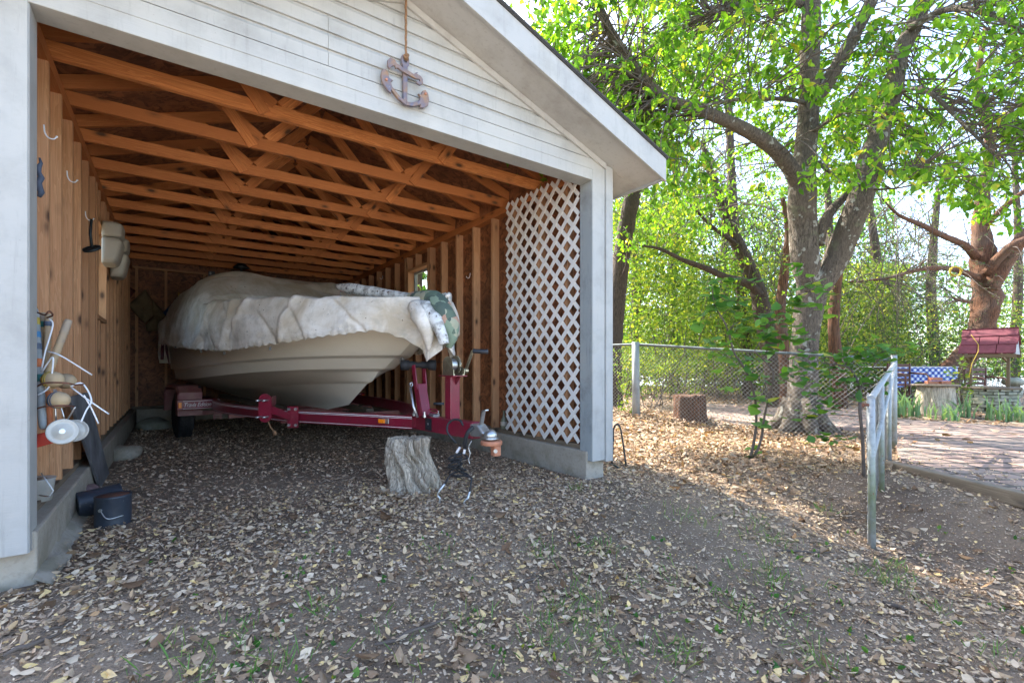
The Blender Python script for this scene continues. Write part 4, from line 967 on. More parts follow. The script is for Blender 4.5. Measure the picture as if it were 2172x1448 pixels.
def striped(name, label, cat, p0, p1, r, bands, base, group, ribs=0):
    p0, p1 = Vector(p0), Vector(p1); d = (p1-p0); L = d.length; prof = [(r*.55, 0), (r*.9, L*.03)]
    if ribs: 
        for k in range(ribs*2): h = L*(.04+.74*k/(ribs*2)); prof.append((r*(1.0 if k % 2 else .74), h))
        prof += [(r*.9, L*.80), (r*.88, L*.97), (r*.7, L)]
    else: prof += [(r, L*.1), (r, L*.95), (r*.7, L)]
    b = MB(); b.lathe(prof, p0, d, 18); o = b.build(name, base); tag(o, label, cat, group)
    for (f0, f1, m_) in bands:
        b = MB(); b.lathe([(r*1.03, L*f0), (r*1.04, L*(f0+.004)), (r*1.04, L*(f1-.004)), (r*1.03, L*f1)], p0, d, 18); b.build('band', m_, o)
    return o
striped('croquet_stake', 'croquet stake with blue, orange and green bands beside the left post', 'croquet stake', at(91, 910, 2.22), at(74, 655, 2.32), .0155, [(.38, .44, 'teal'), (.50, .57, 'orange_paint'), (.65, .70, 'navy'), (.75, .80, 'blue_paint'), (.86, .92, 'yellow_paint')], 'worn_paint', 'croquet things')
striped('croquet_mallet', 'ribbed croquet mallet handle with a teal band near its tip', 'mallet', at(96, 820, 2.34), at(90, 664, 2.38), .0175, [(.80, .88, 'teal')], 'ball_wood', 'croquet things', 18)
striped('croquet_mallet', 'ribbed croquet mallet handle with a navy band held by the bent wire', 'mallet', at(94, 830, 2.32), at(104, 666, 2.36), .0165, [(.84, .9, 'navy')], 'ball_wood', 'croquet things', 18)
striped('croquet_mallet', 'ribbed croquet mallet handle leaning out to the right with a plain pale tip', 'mallet', at(99, 800, 2.30), at(146, 678, 2.36), .0185, [], 'ball_wood', 'croquet things', 17)
striped('croquet_mallet', 'orange brown mallet standing below the striped ball', 'mallet', at(104, 912, 2.30), at(100, 830, 2.32), .017, [], 'orange_paint', 'croquet things')
for (px, py, D, m_, lb) in ((112, 805, 2.26, 'yellow_paint', 'upper wooden croquet ball with a faded yellow band'), (139, 808, 2.45, None, 'pale wooden croquet ball behind the yellow banded one'), (124, 848, 2.24, 'navy', 'lower wooden croquet ball with faded navy stripes')):
    c = at(px, py, D); b = MB(); ax = Rv; r = .039
    prof = [(max(.002, r*math.sin(math.pi*k/28)*(1-.02*(k % 2))), -r*1.22*math.cos(math.pi*k/28)) for k in range(29)]
    b.lathe(prof, c, ax, 24); o = b.build('croquet_ball', 'ball_wood'); tag(o, lb, 'croquet ball', 'croquet things')
    if m_:
        for k in ((10, 12), (13, 14)):
            b = MB(); b.lathe([(prof[q][0]+.0015, prof[q][1]) for q in range(k[0], k[1]+1)], c, ax, 24); b.build('band', m_, o)
for i, pts in enumerate(([(104, 676, 2.3), (112, 690, 2.3), (96, 745, 2.26), (88, 785, 2.26)], [(88, 790, 2.25), (110, 758, 2.24), (112, 775, 2.24), (104, 820, 2.24), (80, 838, 2.22)], [(100, 745, 2.3), (130, 755, 2.3), (195, 795, 2.4)], [(150, 820, 2.28), (170, 812, 2.3), (184, 824, 2.32), (194, 850, 2.3), (183, 870, 2.28), (172, 895, 2.25)], [(152, 822, 2.3), (190, 850, 2.3), (231, 878, 2.35)], [(178, 838, 2.27), (192, 862, 2.3), (209, 898, 2.32)])):
    lb = ['white croquet wicket hooked over the mallet handles', 'bent white wicket around the banded stake', 'thin wicket leg sticking out level to the right', 'white wicket arching over the grey board', 'white wicket pointing far right above the wheels', 'short white wicket leg pointing down by the grey board'][i]
    tag(wire('croquet_wicket', pts, 'cloth_white', None, .0036), lb, 'wicket', 'croquet things')
# leaning board, cans, bucket, rag, rocks, bottle, lid
A_, B_, C_, D_ = pl(148, 842, 0, .0), pl(186, 832, 0, -.0), Vector((.10, 2.48, .0)), Vector((.06, 2.02, .0))
C_, D_ = pl(232, 1003, 2, .03), pl(213, 1036, 2, .01)
nr = (B_-A_).cross(D_-A_).normalized()*.014
b = MB(); b.prism([A_, B_, C_, D_], nr); tag(b.build('leaning_board', 'grey_board', None), 'dark grey plywood board leaning on the left studs behind the cans', 'board')
def can(label, base, axis, r, h, lid, lidm, hang):
    t = thing('paint_can', label, 'paint can', tuple(base), 'black cans by the left footing'); ax = Vector(axis).normalized()
    b = MB(); b.lathe([(r*.96, 0), (r, .004), (r, .012), (r*.985, .016), (r*.985, h-.016), (r, h-.012), (r*1.01, h-.002), (r*.95, h), (r*.92, h-.008)], base, ax, 40); b.build('body', 'can_black', t)
    b = MB(); b.lathe([(r*.93, 0), (r*.93, .003), (r*.1, .004)], Vector(base)+ax*(h-.010), ax, 32); b.build('lid', lidm, t)
    u = -Vv if abs(ax.z) > .8 else Vector((0, 0, 1)); s_ = ax.cross(u).normalized()
    p0 = Vector(base)+ax*(h*.78)+(u*.45+s_*.0).normalized()*r*1.0
    b = MB(); e0 = Vector(base)+ax*h*.74+(-Vv*.95-Rv*.2).normalized()*r*1.02; e0 = Vector(base)+ax*h*.66+(-Vv*1.0-Rv*.0).normalized()*r*1.02; e1 = Vector(base)+ax*h*.46+(Rv*1.0-Vv*.4).normalized()*r*1.12
    if ax.z > .8:
        b.tube([Vector(p) for p in smooth_path([tuple(e0), tuple((e0+e1)/2+Vector((0, 0, -.025))-Vv*.03), tuple(e1)], 6)], .003, 6); b.disc(e0, -Vv, .010, .008, 10); b.build('handle', 'galv', t)
cb = pl(234, 1124, 2, -.02); can('black paint can standing upright with a rusty brown lid', (cb.x+.01, cb.y+.04, -.03), (0, 0, 1), .090, .215, 1, 'rust', 1)
ca = pl(168, 1092, 2, .085); can('black paint can lying on its side behind the upright one', tuple(at(162, 1072, 2.95)), (Rv*.72+Vv*.85+Vector((0, 0, .10))), .080, .22, 1, 'cloth_white', 0)
b = MB(); c = pl(92, 1060, 0, -.02); c.z = .25; b.lathe([(.06, 0), (.075, .11), (.078, .115), (.07, .112)], (-.07, .57, .262), (0, 0, 1), 28); o = b.build('plastic_bucket', 'white_plastic'); tag(o, 'small white bucket of dark earth on the left footing', 'bucket')
b = MB(); b.tube([at(87, 1003, 2.42), at(98, 1018, 2.36), at(113, 1040, 2.36), at(104, 1053, 2.36), at(84, 1050, 2.4)], .003, 6); b.build('handle', 'cloth_white', o)
b = MB(); b.lathe([(.07, 0), (.03, .012), (.004, .014)], (-.07, .57, .366)); b.build('soil_fill', 'soil', o)
b = MB(); c = at(185, 1032, 3.35); b.ball((c.x, c.y, .06), .085, 18, (1, 1, .8)); b.v = [tuple(Vector(v)+Vector(v).normalized()*.05*noise.noise(Vector(v)*22)) for v in b.v]; tag(b.build('crumpled_rag', 'rag'), 'crumpled mauve rag lying between the footing and the cans', 'rag')
def rock(label, c, r, sc, m='concrete', name='rock', group=None):
    b = MB(); b.ball((0, 0, 0), r, 16, sc); b.v = [tuple(Vector(c)+Vector(v)*(1+.35*noise.noise(Vector(v)*(1.3/r)+Vector(c)))) for v in b.v]; return tag(b.build(name, m), label, 'rock', group)
c = pl(248, 950, 2, 0); rock('flat grey concrete lump against the left footing', (.1, 3.6, .03), .17, (.9, 1.2, .6))
rock('greenish rubble lump in the back left corner', (.3, 6.3, .02), .22, (1, 1, .6), 'stone')
b = MB(); c = pl(95, 1262, 2, -.03); b.disc((c.x, c.y, c.z+.012), (.02, 0, 1), .062, .010, 36); b.lathe([(.05, 0), (.048, .006), (.03, .006)], (c.x, c.y, c.z+.016), (0, 0, 1), 30); tag(b.build('flat_lid', 'lid_grey'), 'flat round grey lid half buried by the left footing', 'lid')
c = pl(1052, 905, 0, 3.42); t = thing('glass_bottle', 'small old glass bottle with a pale label on the right wall sill', 'bottle', (3.43, 1.40, .277))
b = MB(); b.lathe([(.034, 0), (.037, .006), (.037, .085), (.03, .105), (.013, .135), (.012, .185), (.014, .187), (.014, .20)], (3.43, 1.40, .277), (0, 0, 1), 24); b.build('body', 'bottle_glass', t)
b = MB(); b.lathe([(.0378, .035), (.0380, .036), (.0380, .078), (.0378, .079)], (3.43, 1.40, .277), (0, 0, 1), 24); b.build('label', 'vinyl_beige', t)
# shepherd hook by the right post
b = MB(); b.tube([Vector(p) for p in smooth_path([tuple(at(*q)) for q in ((1301, 930, 4.5), (1301, 912, 4.5), (1306, 901, 4.5), (1314, 903, 4.5), (1320, 930, 4.5), (1328, 988, 4.5))], 5)]+[Vector((at(1328, 992, 4.5).x, at(1328, 992, 4.5).y, -.02))], .0085, 8)
b.tube([at(1301, 930, 4.5), at(1298, 985, 4.5)], .0085, 8)
b.tube([at(1294, 984, 4.45), at(1306, 988, 4.42), at(1312, 992, 4.4)], .008, 8)
tag(b.build('shepherd_hook', 'dark_steel'), 'black curved metal rod stuck in the ground by the right garage post', 'metal hook')

# ================================================================ FENCE, GATE, YARD THINGS
F1 = Vector((6.54, 2.16, 0)); F2 = Vector((7.24, -.95, 0)); Fd = (F2-F1).normalized()
FN = thing('chain_link_fence', 'low chain link fence with a steel top rail and a white wooden post', 'fence', tuple(F1))
def fpt(s): return F1+Fd*s
def rz(s): return 1.30-.085*s if s > 0 else 1.30
Lf = (F2-F1).length
b = MB(); b.tube([fpt(s)+Vector((0, 0, rz(s))) for s in (-6, -3, 0, .8, 1.6, 2.4, Lf)], .021, 10); b.build('top_rail', 'rail_metal', FN)
def chain(origin, d, L, zlo, zhi, name, par, cell=.058, r=.0021, perp=None):
    b = MB(); n = int((L+1.2)/cell)
    for sgn in (1, -1):
        for i in range(-int(1.25/cell), int(L/cell)+1):
            a0 = i*cell; pts = []
            # wire climbing at 45 degrees with a slight zigzag
            lo, hi = zlo, zhi
            for k in range(0, 42):
                h = k*.03
                s = a0+(h if sgn == 1 else (1.25-h))
                if s < 0 or s > L: continue
                z = lo(s)+h
                if z > hi(s): continue
                w_ = .0025*(1 if k % 2 else -1)
                pts.append(origin+d*s+perp*(w_+sgn*.001)+Vector((0, 0, z)))
            if len(pts) > 1: b.tube([pts[0], pts[len(pts)//2], pts[-1]] if len(pts) > 2 else pts, r, 4, False)
    return b.build(name, 'chain_wire', par)
pn = Vector((Fd.y, -Fd.x, 0))
chain(fpt(-3), Fd, Lf+3-.05, lambda s: gz(*(fpt(s-3)).xy)+.02, lambda s: rz(s-3)-.01, 'wire_mesh', FN, perp=pn)
b = MB(); p = fpt(.0)+pn*.05; rows = []
b.tube([(p.x, p.y, .0), (p.x-.01, p.y, .6), (p.x-.015, p.y, 1.335)], [.068, .06, .058], 12, True, .05); b.build('fence_post', 'worn_paint', FN)
b = MB(); b.tube([(F2.x, F2.y, -.1), (F2.x, F2.y, 1.08)], .03, 12); b.build('fence_post', 'gate_paint', FN)
b = MB()
for s in (0.3, .9, 1.5, 2.1, 2.7): p = fpt(s)+Vector((0, 0, rz(s))); b.tube([p+pn*.024+Vector((0, 0, .0)), p+Vector((0, 0, .025)), p-pn*.024, p-Vector((0, 0, .05))], .002, 5)
b.build('tie_wires', 'galv', FN)
# gate
g0 = at(1898, 771, 5.47); g1 = at(1848, 845, 3.14); gb0 = at(1898, 968, 5.47); gb1 = at(1850, 1183, 3.14)
GT = thing('pipe_gate', 'sagging white pipe and chain link gate standing wide open', 'gate', tuple(gb1))
def gp(f, h): a = g0+(g1-g0)*f; c = gb0+(gb1-gb0)*f; return c+(a-c)*h
b = MB(); b.tube([gp(0, 1), gp(1, 1)], .021, 12); b.tube([gp(0, 0.03), gp(1, .03)], .021, 12); b.tube([gp(0, -.02), gp(0, 1.02)], .021, 12); b.tube([gp(1, -.02), gp(1, 1.0)], .021, 12); b.build('frame', 'gate_paint', GT)
for f in (.36, .70):
    b = MB(); b.tube([gp(f, .03), gp(f, 1.)], .019, 12); b.build('upright_pipe', 'gate_paint', GT)
b = MB(); b.tube([gp(0, .96), gp(1, .62)], .018, 12); b.build('brace_pipe', 'gate_paint', GT)
gd = (gb1-gb0); gL = gd.xy.length; gdn = Vector((gd.x, gd.y, 0)).normalized(); gpn = Vector((-gdn.y, gdn.x, 0))
chain(Vector((gb0.x, gb0.y, 0))+gpn*-.028, gdn, gL, lambda s: gp(s/gL, .03).z, lambda s: gp(s/gL, 1).z, 'wire_mesh', GT, perp=gpn)
b = MB(); p = gp(1, .96); b.tube([p-Rv*.05, p+Rv*.01], [.008, .011], 8); b.tube([p-Rv*.055, p-Rv*.05], .014, 8); b.build('hinge_bolt', 'rust', GT)
def chain_links(p0, p1, n): 
    b = MB()
    for k in range(n):
        c = p0+(p1-p0)*(k+.5)/n; L = (p1-p0).length/n*.66; dx = (Rv if k % 2 else Vv)*.007
        b.tube([c+Vector((0, 0, -L))+dx*.3, c-Vector((0, 0, L*.5))+dx, c+Vector((0, 0, L*.5))+dx, c+Vector((0, 0, L)), c+Vector((0, 0, L*.5))-dx, c-Vector((0, 0, L*.5))-dx, c-Vector((0, 0, L))], .0032, 5)
    return b
q = gp(.86, .98)-gpn*.05; tag(chain_links(q, Vector((q.x, q.y, gz(q.x, q.y)+.45)), 26).build('hanging_chain', 'galv'), 'steel chain hanging down along the open gate', 'chain')
# cut log behind the fence
def log_(name, label, c, r, h, m, cat, tilt=(0, 0)):
    rows = []; n = 40
    for i in range(10):
        f = i/9; row = []
        for j in range(n):
            a = 2*math.pi*j/n; R_ = r*(1-.10*f+.10*(1-f)**3)-abs(noise.noise(Vector((math.cos(a)*3, math.sin(a)*3, f+c[0]))))*r*.35
            row.append((c[0]+R_*math.cos(a)+tilt[0]*f, c[1]+R_*math.sin(a)+tilt[1]*f, c[2]+h*f+(.05*noise.noise(Vector((math.cos(a)*2, math.sin(a)*2, 4))) if i == 9 else 0)))
        rows.append(row)
    b = MB(); b.grid(rows, True, True); o = len(b.v); b.f.append(tuple(range(o-n, o))); b.sm.append(False); b.uv += [(0, 0)]*n
    return tag(b.build(name, m), label, cat)
lp_ = pl(1450, 900, 2, .06); log_('log_stump', 'rough brown log stump standing just behind the chain link fence', (lp_.x+.15, lp_.y, -.05), .27, .56, 'bark_cedar', 'stump')
# stump table with bricks, wishing well
sp = at(1984, 866, 9.4); sp.z = gz(sp.x, sp.y)
o = log_('stump_table', 'wide grey stump in the iris bed with a flat wooden top', (sp.x, sp.y, -.05), .33, .62, 'driftwood', 'stump')
b = MB(); tp = at(1984, 816, 9.4); b.lathe([(.36, 0), (.38, .01), (.37, .03), (.3, .034)], (sp.x, sp.y, tp.z-.02), (0, 0, 1), 18, False); b.build('table_top', 'old_wood', o)
for i, (dx, dz) in enumerate(((-.13, 0), (.12, 0), (-.05, .068))):
    b = MB(); c = Vector((sp.x, sp.y, tp.z+.05+dz))+Rv*dx-Vv*.06; b.bar(c-Rv*.10, c+Rv*.10, .10, .057); tag(b.build('brick', 'brick', None, bev=.006), ['loose red brick on the stump table, left of the lower pair', 'loose red brick on the stump table, right of the lower pair', 'loose red brick lying on top of the two others'][i], 'brick', 'bricks on the stump table')
wc = at(2098, 868, 10.0); WZ = gz(wc.x, wc.y)
WW = thing('wishing_well', 'wishing well with stacked stone base and dark red shingled roof', 'wishing well', (wc.x, wc.y, WZ))
q_ = math.radians(52); WU = Rv*math.cos(q_)-Vv*math.sin(q_); WV = Vv*math.cos(q_)+Rv*math.sin(q_)
def wp(u, v, z): return Vector((wc.x, wc.y, 0))+WU*u+WV*v+Vector((0, 0, z))
zt = at(2100, 822, 10.0).z
b = MB(); hh = (zt-WZ+.08)/9
for k in range(9):
    n = 14
    for j in range(n):
        a = 2*math.pi*(j+.5*(k % 2)+random.uniform(-.12, .12))/n; r = .40+random.uniform(-.02, .03); c = wp(r*math.cos(a), r*math.sin(a), WZ-.08+hh*(k+.5)); tn = (WU*-math.sin(a)+WV*math.cos(a))*(.09+random.uniform(-.01, .012)); b.bar(c-tn, c+tn, .11, hh*random.uniform(.8, .95))
b.build('stone_wall', 'stone', WW, bev=.008)
b = MB(); b.lathe([(.30, 0), (.50, 0), (.51, .02), (.5, .045), (.3, .045)], wp(0, 0, zt-.02), (0, 0, 1), 10, False); b.build('coping', 'old_wood', WW)
zr0, zr1 = at(2110, 752, 10.0).z, at(2110, 700, 10.0).z
for u in (-.28, .28):
    b = MB(); b.bar(wp(u, 0, zt-.2), wp(u, 0, zr0+.1), .075, .05, tuple(WU)); b.build('post', 'well_wood', WW)
    b = MB(); b.bar(wp(u-.02, -.02, zr0-.14), wp(u-.10, -.25, zr0+.03), .03, .04); b.build('knee_brace', 'well_wood', WW)
for sv in (-1, 1):
    for k in range(3):
        f0, f1 = k/3, (k+1)/3+.04; v0, v1 = sv*.40*(1-f0), sv*.40*(1-f1); z0_, z1_ = zr0+(zr1-zr0)*f0, zr0+(zr1-zr0)*f1
        off = -.06*(1-0)
        for j in range(3):
            if k == 2: u0, u1 = -.41, .43
            else: u0, u1 = -.42+.285*j+(.02 if k else 0), -.42+.285*(j+1)-.012+(.02 if k else 0)
            if k == 2 and j: continue
            b = MB(); b.prism([wp(u0, v0, z0_+.018*(1+.4*(k+0))), wp(u1, v0, z0_+.018*(1+.4*k)), wp(u1, v1, z1_), wp(u0, v1, z1_)], (0, 0, .018)); b.build('shingle', 'roof_red', WW)
for u in (-.40, .39):
    b = MB(); b.prism([wp(u, -.38, zr0), wp(u, .38, zr0), wp(u, 0, zr1-.01)], WU*.02); b.build('gable_board', 'worn_paint', WW)
b = MB(); b.bar(wp(-.42, -.39, zr0-.03), wp(.43, -.39, zr0-.03), .03, .07); b.bar(wp(-.42, .39, zr0-.03), wp(.43, .39, zr0-.03), .03, .07); b.build('eave_board', 'well_wood', WW)
# hose hanging on the cedar and cord
c = at(2029, 575, 10.6); b = MB(); b.tube([c+Rv*(.13*math.cos(k*.5))+Vector((0, 0, .10*math.sin(k*.5+.1*math.sin(k))))+Vv*(.01*k % .05) for k in range(40)], .014, 6); tag(b.build('coiled_cord', 'strap_yellow'), 'coil of yellow cord hanging on the cedar branch', 'cord')
b = MB(); b.tube([at(*q) for q in ((2060, 710, 8.0), (2075, 730, 8.0), (2075, 745, 8.0), (2062, 770, 8.0), (2055, 800, 8.0))], .004, 6); tag(b.build('dangling_cord', 'strap_yellow'), 'thin yellow cord dangling past the left end of the red well roof', 'cord')
# picnic table with gingham cloth
PT = thing('picnic_table', 'picnic table beyond the gate under a blue and white checked cloth', 'table', tuple(at(1955, 812, 11.5)))
def tp_(u, v, z): return at(1955, 776, 11.5)*1+Rv*u+Vv*v+Vector((0, 0, z-.957))
b = MB(); b.bar(tp_(-.7, .4, .90), tp_(.75, .4, .90), .8, .03); b.build('table_top', 'old_wood', PT)
for u in (-.55, .6): b = MB(); b.bar(tp_(u, .4, .05), tp_(u, .4, .90), .1, .06); b.build('leg', 'old_wood', PT)
TC = thing('table_cloth', 'blue and white gingham cloth hanging off the front of the picnic table', 'tablecloth', tuple(tp_(0, 0, .93)))
b = MB(); P = []; U = []
for i in range(25):
    u = -.80+1.65*i/24; hem_ = .42+.14*noise.noise(Vector((i*.14, 0, 0)))+(.12 if i > 16 else 0)-max(0, (i-17))*.05
    P.append([tp_(u+.02*k*0, .0-.02-.02*math.sin(i*.9)*k/5, .93-hem_*k/5) for k in range(6)]); U.append([(u, hem_*k/5) for k in range(6)])
b.grid(P, True, False, U); b.build('cloth_drop', 'gingham', TC)
b = MB(); b.bar(tp_(-.82, .40, .935), tp_(.87, .40, .935), .86, .016); b.build('cloth_top', 'cloth_white', TC)
b = MB(); b.bar(tp_(.02, 0.0, .955), tp_(.10, 0.0, .955), .05, .03); tag(b.build('cloth_clip', 'navy', None, bev=.005), 'small blue clip on the edge of the picnic cloth', 'clip')
def chair(label, base, w_, h, m):
    t = thing('garden_chair', label, 'chair', tuple(base), 'garden chairs by the picnic table')
    def q(u, v, z): return base+Rv*u+Vv*v+Vector((0, 0, z))
    b = MB(); b.bar(q(-w_/2, 0, .42), q(w_/2, 0, .42), .45, .03); b.build('seat', m, t)
    b = MB()
    for k in range(4): b.bar(q(-w_/2, .24, .52+k*.11), q(w_/2, .24, .52+k*.11), .02, .07)
    b.build('backrest', m, t)
    for s in (-1, 1):
        b = MB(); b.tube([q(s*w_/2, -.24, 0), q(s*w_/2, -.25, .60), q(s*w_/2, -.2, .66), q(s*w_/2, .24, .68)], .025, 8, flat=.6); b.build('armrest', m, t)
    for s in (-1, 1): b = MB(); b.bar(q(s*w_/2, .24, 0), q(s*w_/2, .24, .9), .04, .03); b.build('leg', m, t)
c = at(1925, 776, 10.6); chair('dark brown garden chair with slats in front of the checked cloth', Vector((c.x, c.y, .12)), .5, .9, 'chair_brown')
c = at(2090, 776, 11.2); chair('dark brown garden chair seen behind the wishing well posts', Vector((c.x, c.y, .02)), .5, .9, 'chair_brown')
c = at(2150, 800, 12.5); rock('pale boulder on the ground behind the wishing well', (c.x, c.y, c.z-.12), .22, (1.4, 1, .55), 'stone')

# ================================================================ TREES AND VEGETATION
def limb_path(pts, n=6):      # pts: (px, py, D, radius)
    return smooth_path([tuple(at(p[0], p[1], p[2]))+(p[3],) for p in pts], n)
def limb_mesh(b, path, n=12, amp=.06):
    o = len(b.v); b.tube([Vector(p[:3]) for p in path], [p[3] for p in path], n, True)
    for i in range(len(path)*n):
        c = Vector(path[i//n][:3]); q = Vector(b.v[o+i]); b.v[o+i] = tuple(c+(q-c)*(1+amp*2*noise.noise(q*4)+amp*1.3*noise.noise(Vector((q.x*13, q.y*13, q.z*3)))))
def in_garage(p, pad=.1): return p[0] < 4.05+pad and p[1] > -.5-pad and p[2] < zs(p[0], ZD)+.25 and p[0] > -1.2
def segd(x, y, q):       # distance in the photo from a sight line to a limb
    x0, y0, x1, y1 = q; dx, dy = x1-x0, y1-y0; f = max(0, min(1, ((x-x0)*dx+(y-y0)*dy)/(dx*dx+dy*dy))); return math.hypot(x-x0-f*dx, y-y0-f*dy)
def crown(name_tree, limbs, regions, leafm, parent, size, per, twigm='bark_twig', droop=.35, mode='hang', wid=.42, spread=.42, twr=.0042, reach=2.0, dens=None, extra=(), clear=()):
    """clusters of leaves on drooping twigs, every twig rooted on the nearest limb"""
    L = np.array([p for l in limbs for p in l]); tw = MB(); P = []; Z = []
    for (x0, x1, y0, y1, D0, D1, n) in list(regions)+[(0, 0, 0, 0, 0, 0, len(extra))]:
        k = 0; tries = 0; ex = D1 == 0
        while k < n and tries < n*12:
            tries += 1
            if ex: c = Vector(extra[k])
            else:
                px, py, D = random.uniform(x0, x1), random.uniform(y0, y1), random.uniform(D0**2, D1**2)**.5
                if clear and D < 6.75 and any(segd(px, py, q) < 34 for q in clear) and random.random() < .85: tries += 0; continue
                c = at(px, py, D)
            if ex and in_garage(c): c.x += 1.; 
            if in_garage(c) or c.z < gz(c.x, c.y)+.15: continue
            if not ex and noise.noise(c*.55+Vector((0, 0, 9)))+.35*noise.noise(c*1.7) < (dens if dens is not None else -.12): continue
            d = np.linalg.norm(L[:, :3]-np.array(c), axis=1)
            near = np.argsort(d)[:24]; i = int(near[int(len(near)*random.random()**2)])
            a = Vector(L[i, :3]); dist = (c-a).length
            k += 1
            out = (c-a).normalized()
            if dist > reach: a = c-out*reach*.5+Vector((0, 0, .1)); dist = reach*.5
            m1 = a.lerp(c, .5)+Vector((random.gauss(0, .08), random.gauss(0, .08), dist*.12+random.gauss(0, .05)))
            e1 = c+out*spread*.5+Vector((random.gauss(0, .1), random.gauss(0, .1), -droop*spread))
            pts = [tuple(a), tuple(m1), tuple(c), tuple(e1)]; sp_ = smooth_path(pts, 4); nn_ = len(sp_)
            r0 = min(.013, twr*(1+dist*.7)); tw.tube([Vector(q) for q in sp_], [r0*(1-.85*j/(nn_-1))+.0012 for j in range(nn_)], 4, False)
            # side twiglets with leaves
            for s_ in range(5):
                f = random.uniform(.45, 1.); q = Vector(sp_[min(nn_-1, int(f*nn_))]); dv = Vector((random.gauss(0, 1), random.gauss(0, 1), random.gauss(-.25, .5))).normalized()*spread*random.uniform(.4, 1.)
                dv = dv*.8+out*spread*.25; e2 = q+dv; tw.tube([q, q.lerp(e2, .5)+Vector((0, 0, .02)), e2], [twr*.45, twr*.3, .001], 3, False)
                m = max(1, per//5)
                for j in range(m):
                    g = (j+.6)/m; P.append(tuple(q.lerp(e2, g)+Vector((random.gauss(0, .012), random.gauss(0, .012), random.gauss(0, .012))))); Z.append(size*random.uniform(.6, 1.25))
    t_ = tw.build('twigs', twigm, parent); lf = leaves('crown', P, Z, leafm, parent, mode, wid); return len(P)

# --- big pale barked tree by the fence
MT = thing('shade_tree', 'large grey barked shade tree forking low just behind the chain link fence', 'tree', tuple(at(1700, 915, 6.9)))
main = limb_path([(1700, 940, 6.8, .38), (1698, 905, 6.8, .27), (1700, 860, 6.8, .205), (1703, 800, 6.8, .185), (1706, 740, 6.8, .175), (1712, 680, 6.8, .175), (1722, 620, 6.8, .20), (1728, 585, 6.8, .20)], 6)
left = limb_path([(1718, 620, 6.75, .12), (1708, 560, 6.7, .175), (1703, 480, 6.7, .18), (1702, 400, 6.6, .175), (1707, 330, 6.6, .14), (1714, 250, 6.6, .132), (1717, 150, 6.5, .122), (1720, 60, 6.5, .12), (1722, -60, 6.5, .11), (1735, -250, 6.5, .09), (1750, -480, 6.4, .05)])
right = limb_path([(1734, 620, 6.75, .12), (1768, 560, 6.7, .16), (1800, 485, 6.6, .162), (1826, 420, 6.5, .155), (1845, 340, 6.5, .145), (1868, 270, 6.5, .125), (1893, 200, 6.5, .112), (1908, 120, 6.5, .105), (1940, 50, 6.5, .10), (1975, -40, 6.4, .09), (2010, -220, 6.3, .06)])
la = limb_path([(1700, 400, 6.6, 0.107), (1672, 350, 6.45, 0.102), (1635, 310, 6.3, 0.094), (1585, 278, 6.1, 0.082), (1520, 248, 5.9, 0.070), (1440, 220, 5.7, 0.061), (1395, 200, 5.6, 0.059), (1345, 140, 5.5, 0.053), (1300, 75, 5.4, 0.049), (1262, 0, 5.3, 0.043), (1215, -90, 5.2, 0.029)])
lb = limb_path([(1730, 215, 6.55, .10), (1752, 180, 6.5, .10), (1785, 125, 6.4, .085), (1820, 60, 6.3, .08), (1850, 0, 6.2, .075), (1890, -90, 6.1, .05)])
lc = limb_path([(1738, 520, 6.7, .06), (1745, 480, 6.7, .07), (1765, 445, 6.75, .06), (1795, 415, 6.8, .05), (1815, 395, 6.85, .03)])
ld = limb_path([(1708, 218, 6.5, .03), (1660, 210, 6.2, .028), (1560, 212, 5.8, .02), (1490, 225, 5.4, .012)]); le = limb_path([(1722, 280, 6.5, .03), (1770, 250, 6.2, .022), (1810, 235, 5.8, .014)])
lf_ = limb_path([(1700, 10, 6.5, .05), (1640, -5, 6.2, .045), (1570, 10, 5.9, .035), (1500, 30, 5.6, .02)]); lg = limb_path([(1850, 360, 6.4, .03), (1900, 365, 6.1, .025), (1960, 350, 5.7, .012)])
lh = limb_path([(1735, 345, 6.5, .03), (1770, 370, 6.3, .026), (1840, 400, 6.0, .018), (1900, 400, 5.7, .01)])
li = limb_path([(1930, 60, 6.4, .05), (2010, 20, 6.0, .04), (2100, 30, 5.4, .03), (2200, 90, 4.9, .015)]); lj = limb_path([(1893, 200, 6.4, .03), (1960, 190, 6.0, .03), (2040, 260, 5.6, .022), (2110, 330, 5.2, .012)])
b = MB()
for p, n in ((main, 28), (left, 18), (right, 18), (la, 14), (lb, 12), (lc, 10), (ld, 6), (le, 6), (lf_, 8), (lg, 6), (lh, 6), (li, 8), (lj, 6)): limb_mesh(b, p, n, .035)
for k in range(7):      # root flare
    a = k*.9+.3; c = at(1700, 915, 6.8); d = Vector((math.cos(a), math.sin(a), 0)); b.tube([c+d*.12+Vector((0, 0, .45)), c+d*.25+Vector((0, 0, .14)), c+d*.48+Vector((0, 0, -.03))], [.12, .11, .05], 10)
tr = b.build('trunk', 'bark', MT)
c = at(1878, 246, 6.33); b = MB(); b.lathe([(.055, -.03), (.06, .0), (.045, .012), (.035, .004), (.004, .002)], c, -Vv+Rv*-.2, 18); b.build('branch_scar', 'bark_cedar', MT)
SHADE_CLUMPS = []  # leaf clumps added along the sun rays to shade the ground below
for _ in range(48):
    g_ = Vector((random.uniform(4.1, 5.5), random.uniform(-1.75, -.35), -.1)); SHADE_CLUMPS.append(tuple(g_+sd*random.uniform(5.6, 9)))
limbs = [left, right, la, lb, ld, le, lf_, lg, lh, li, lj]
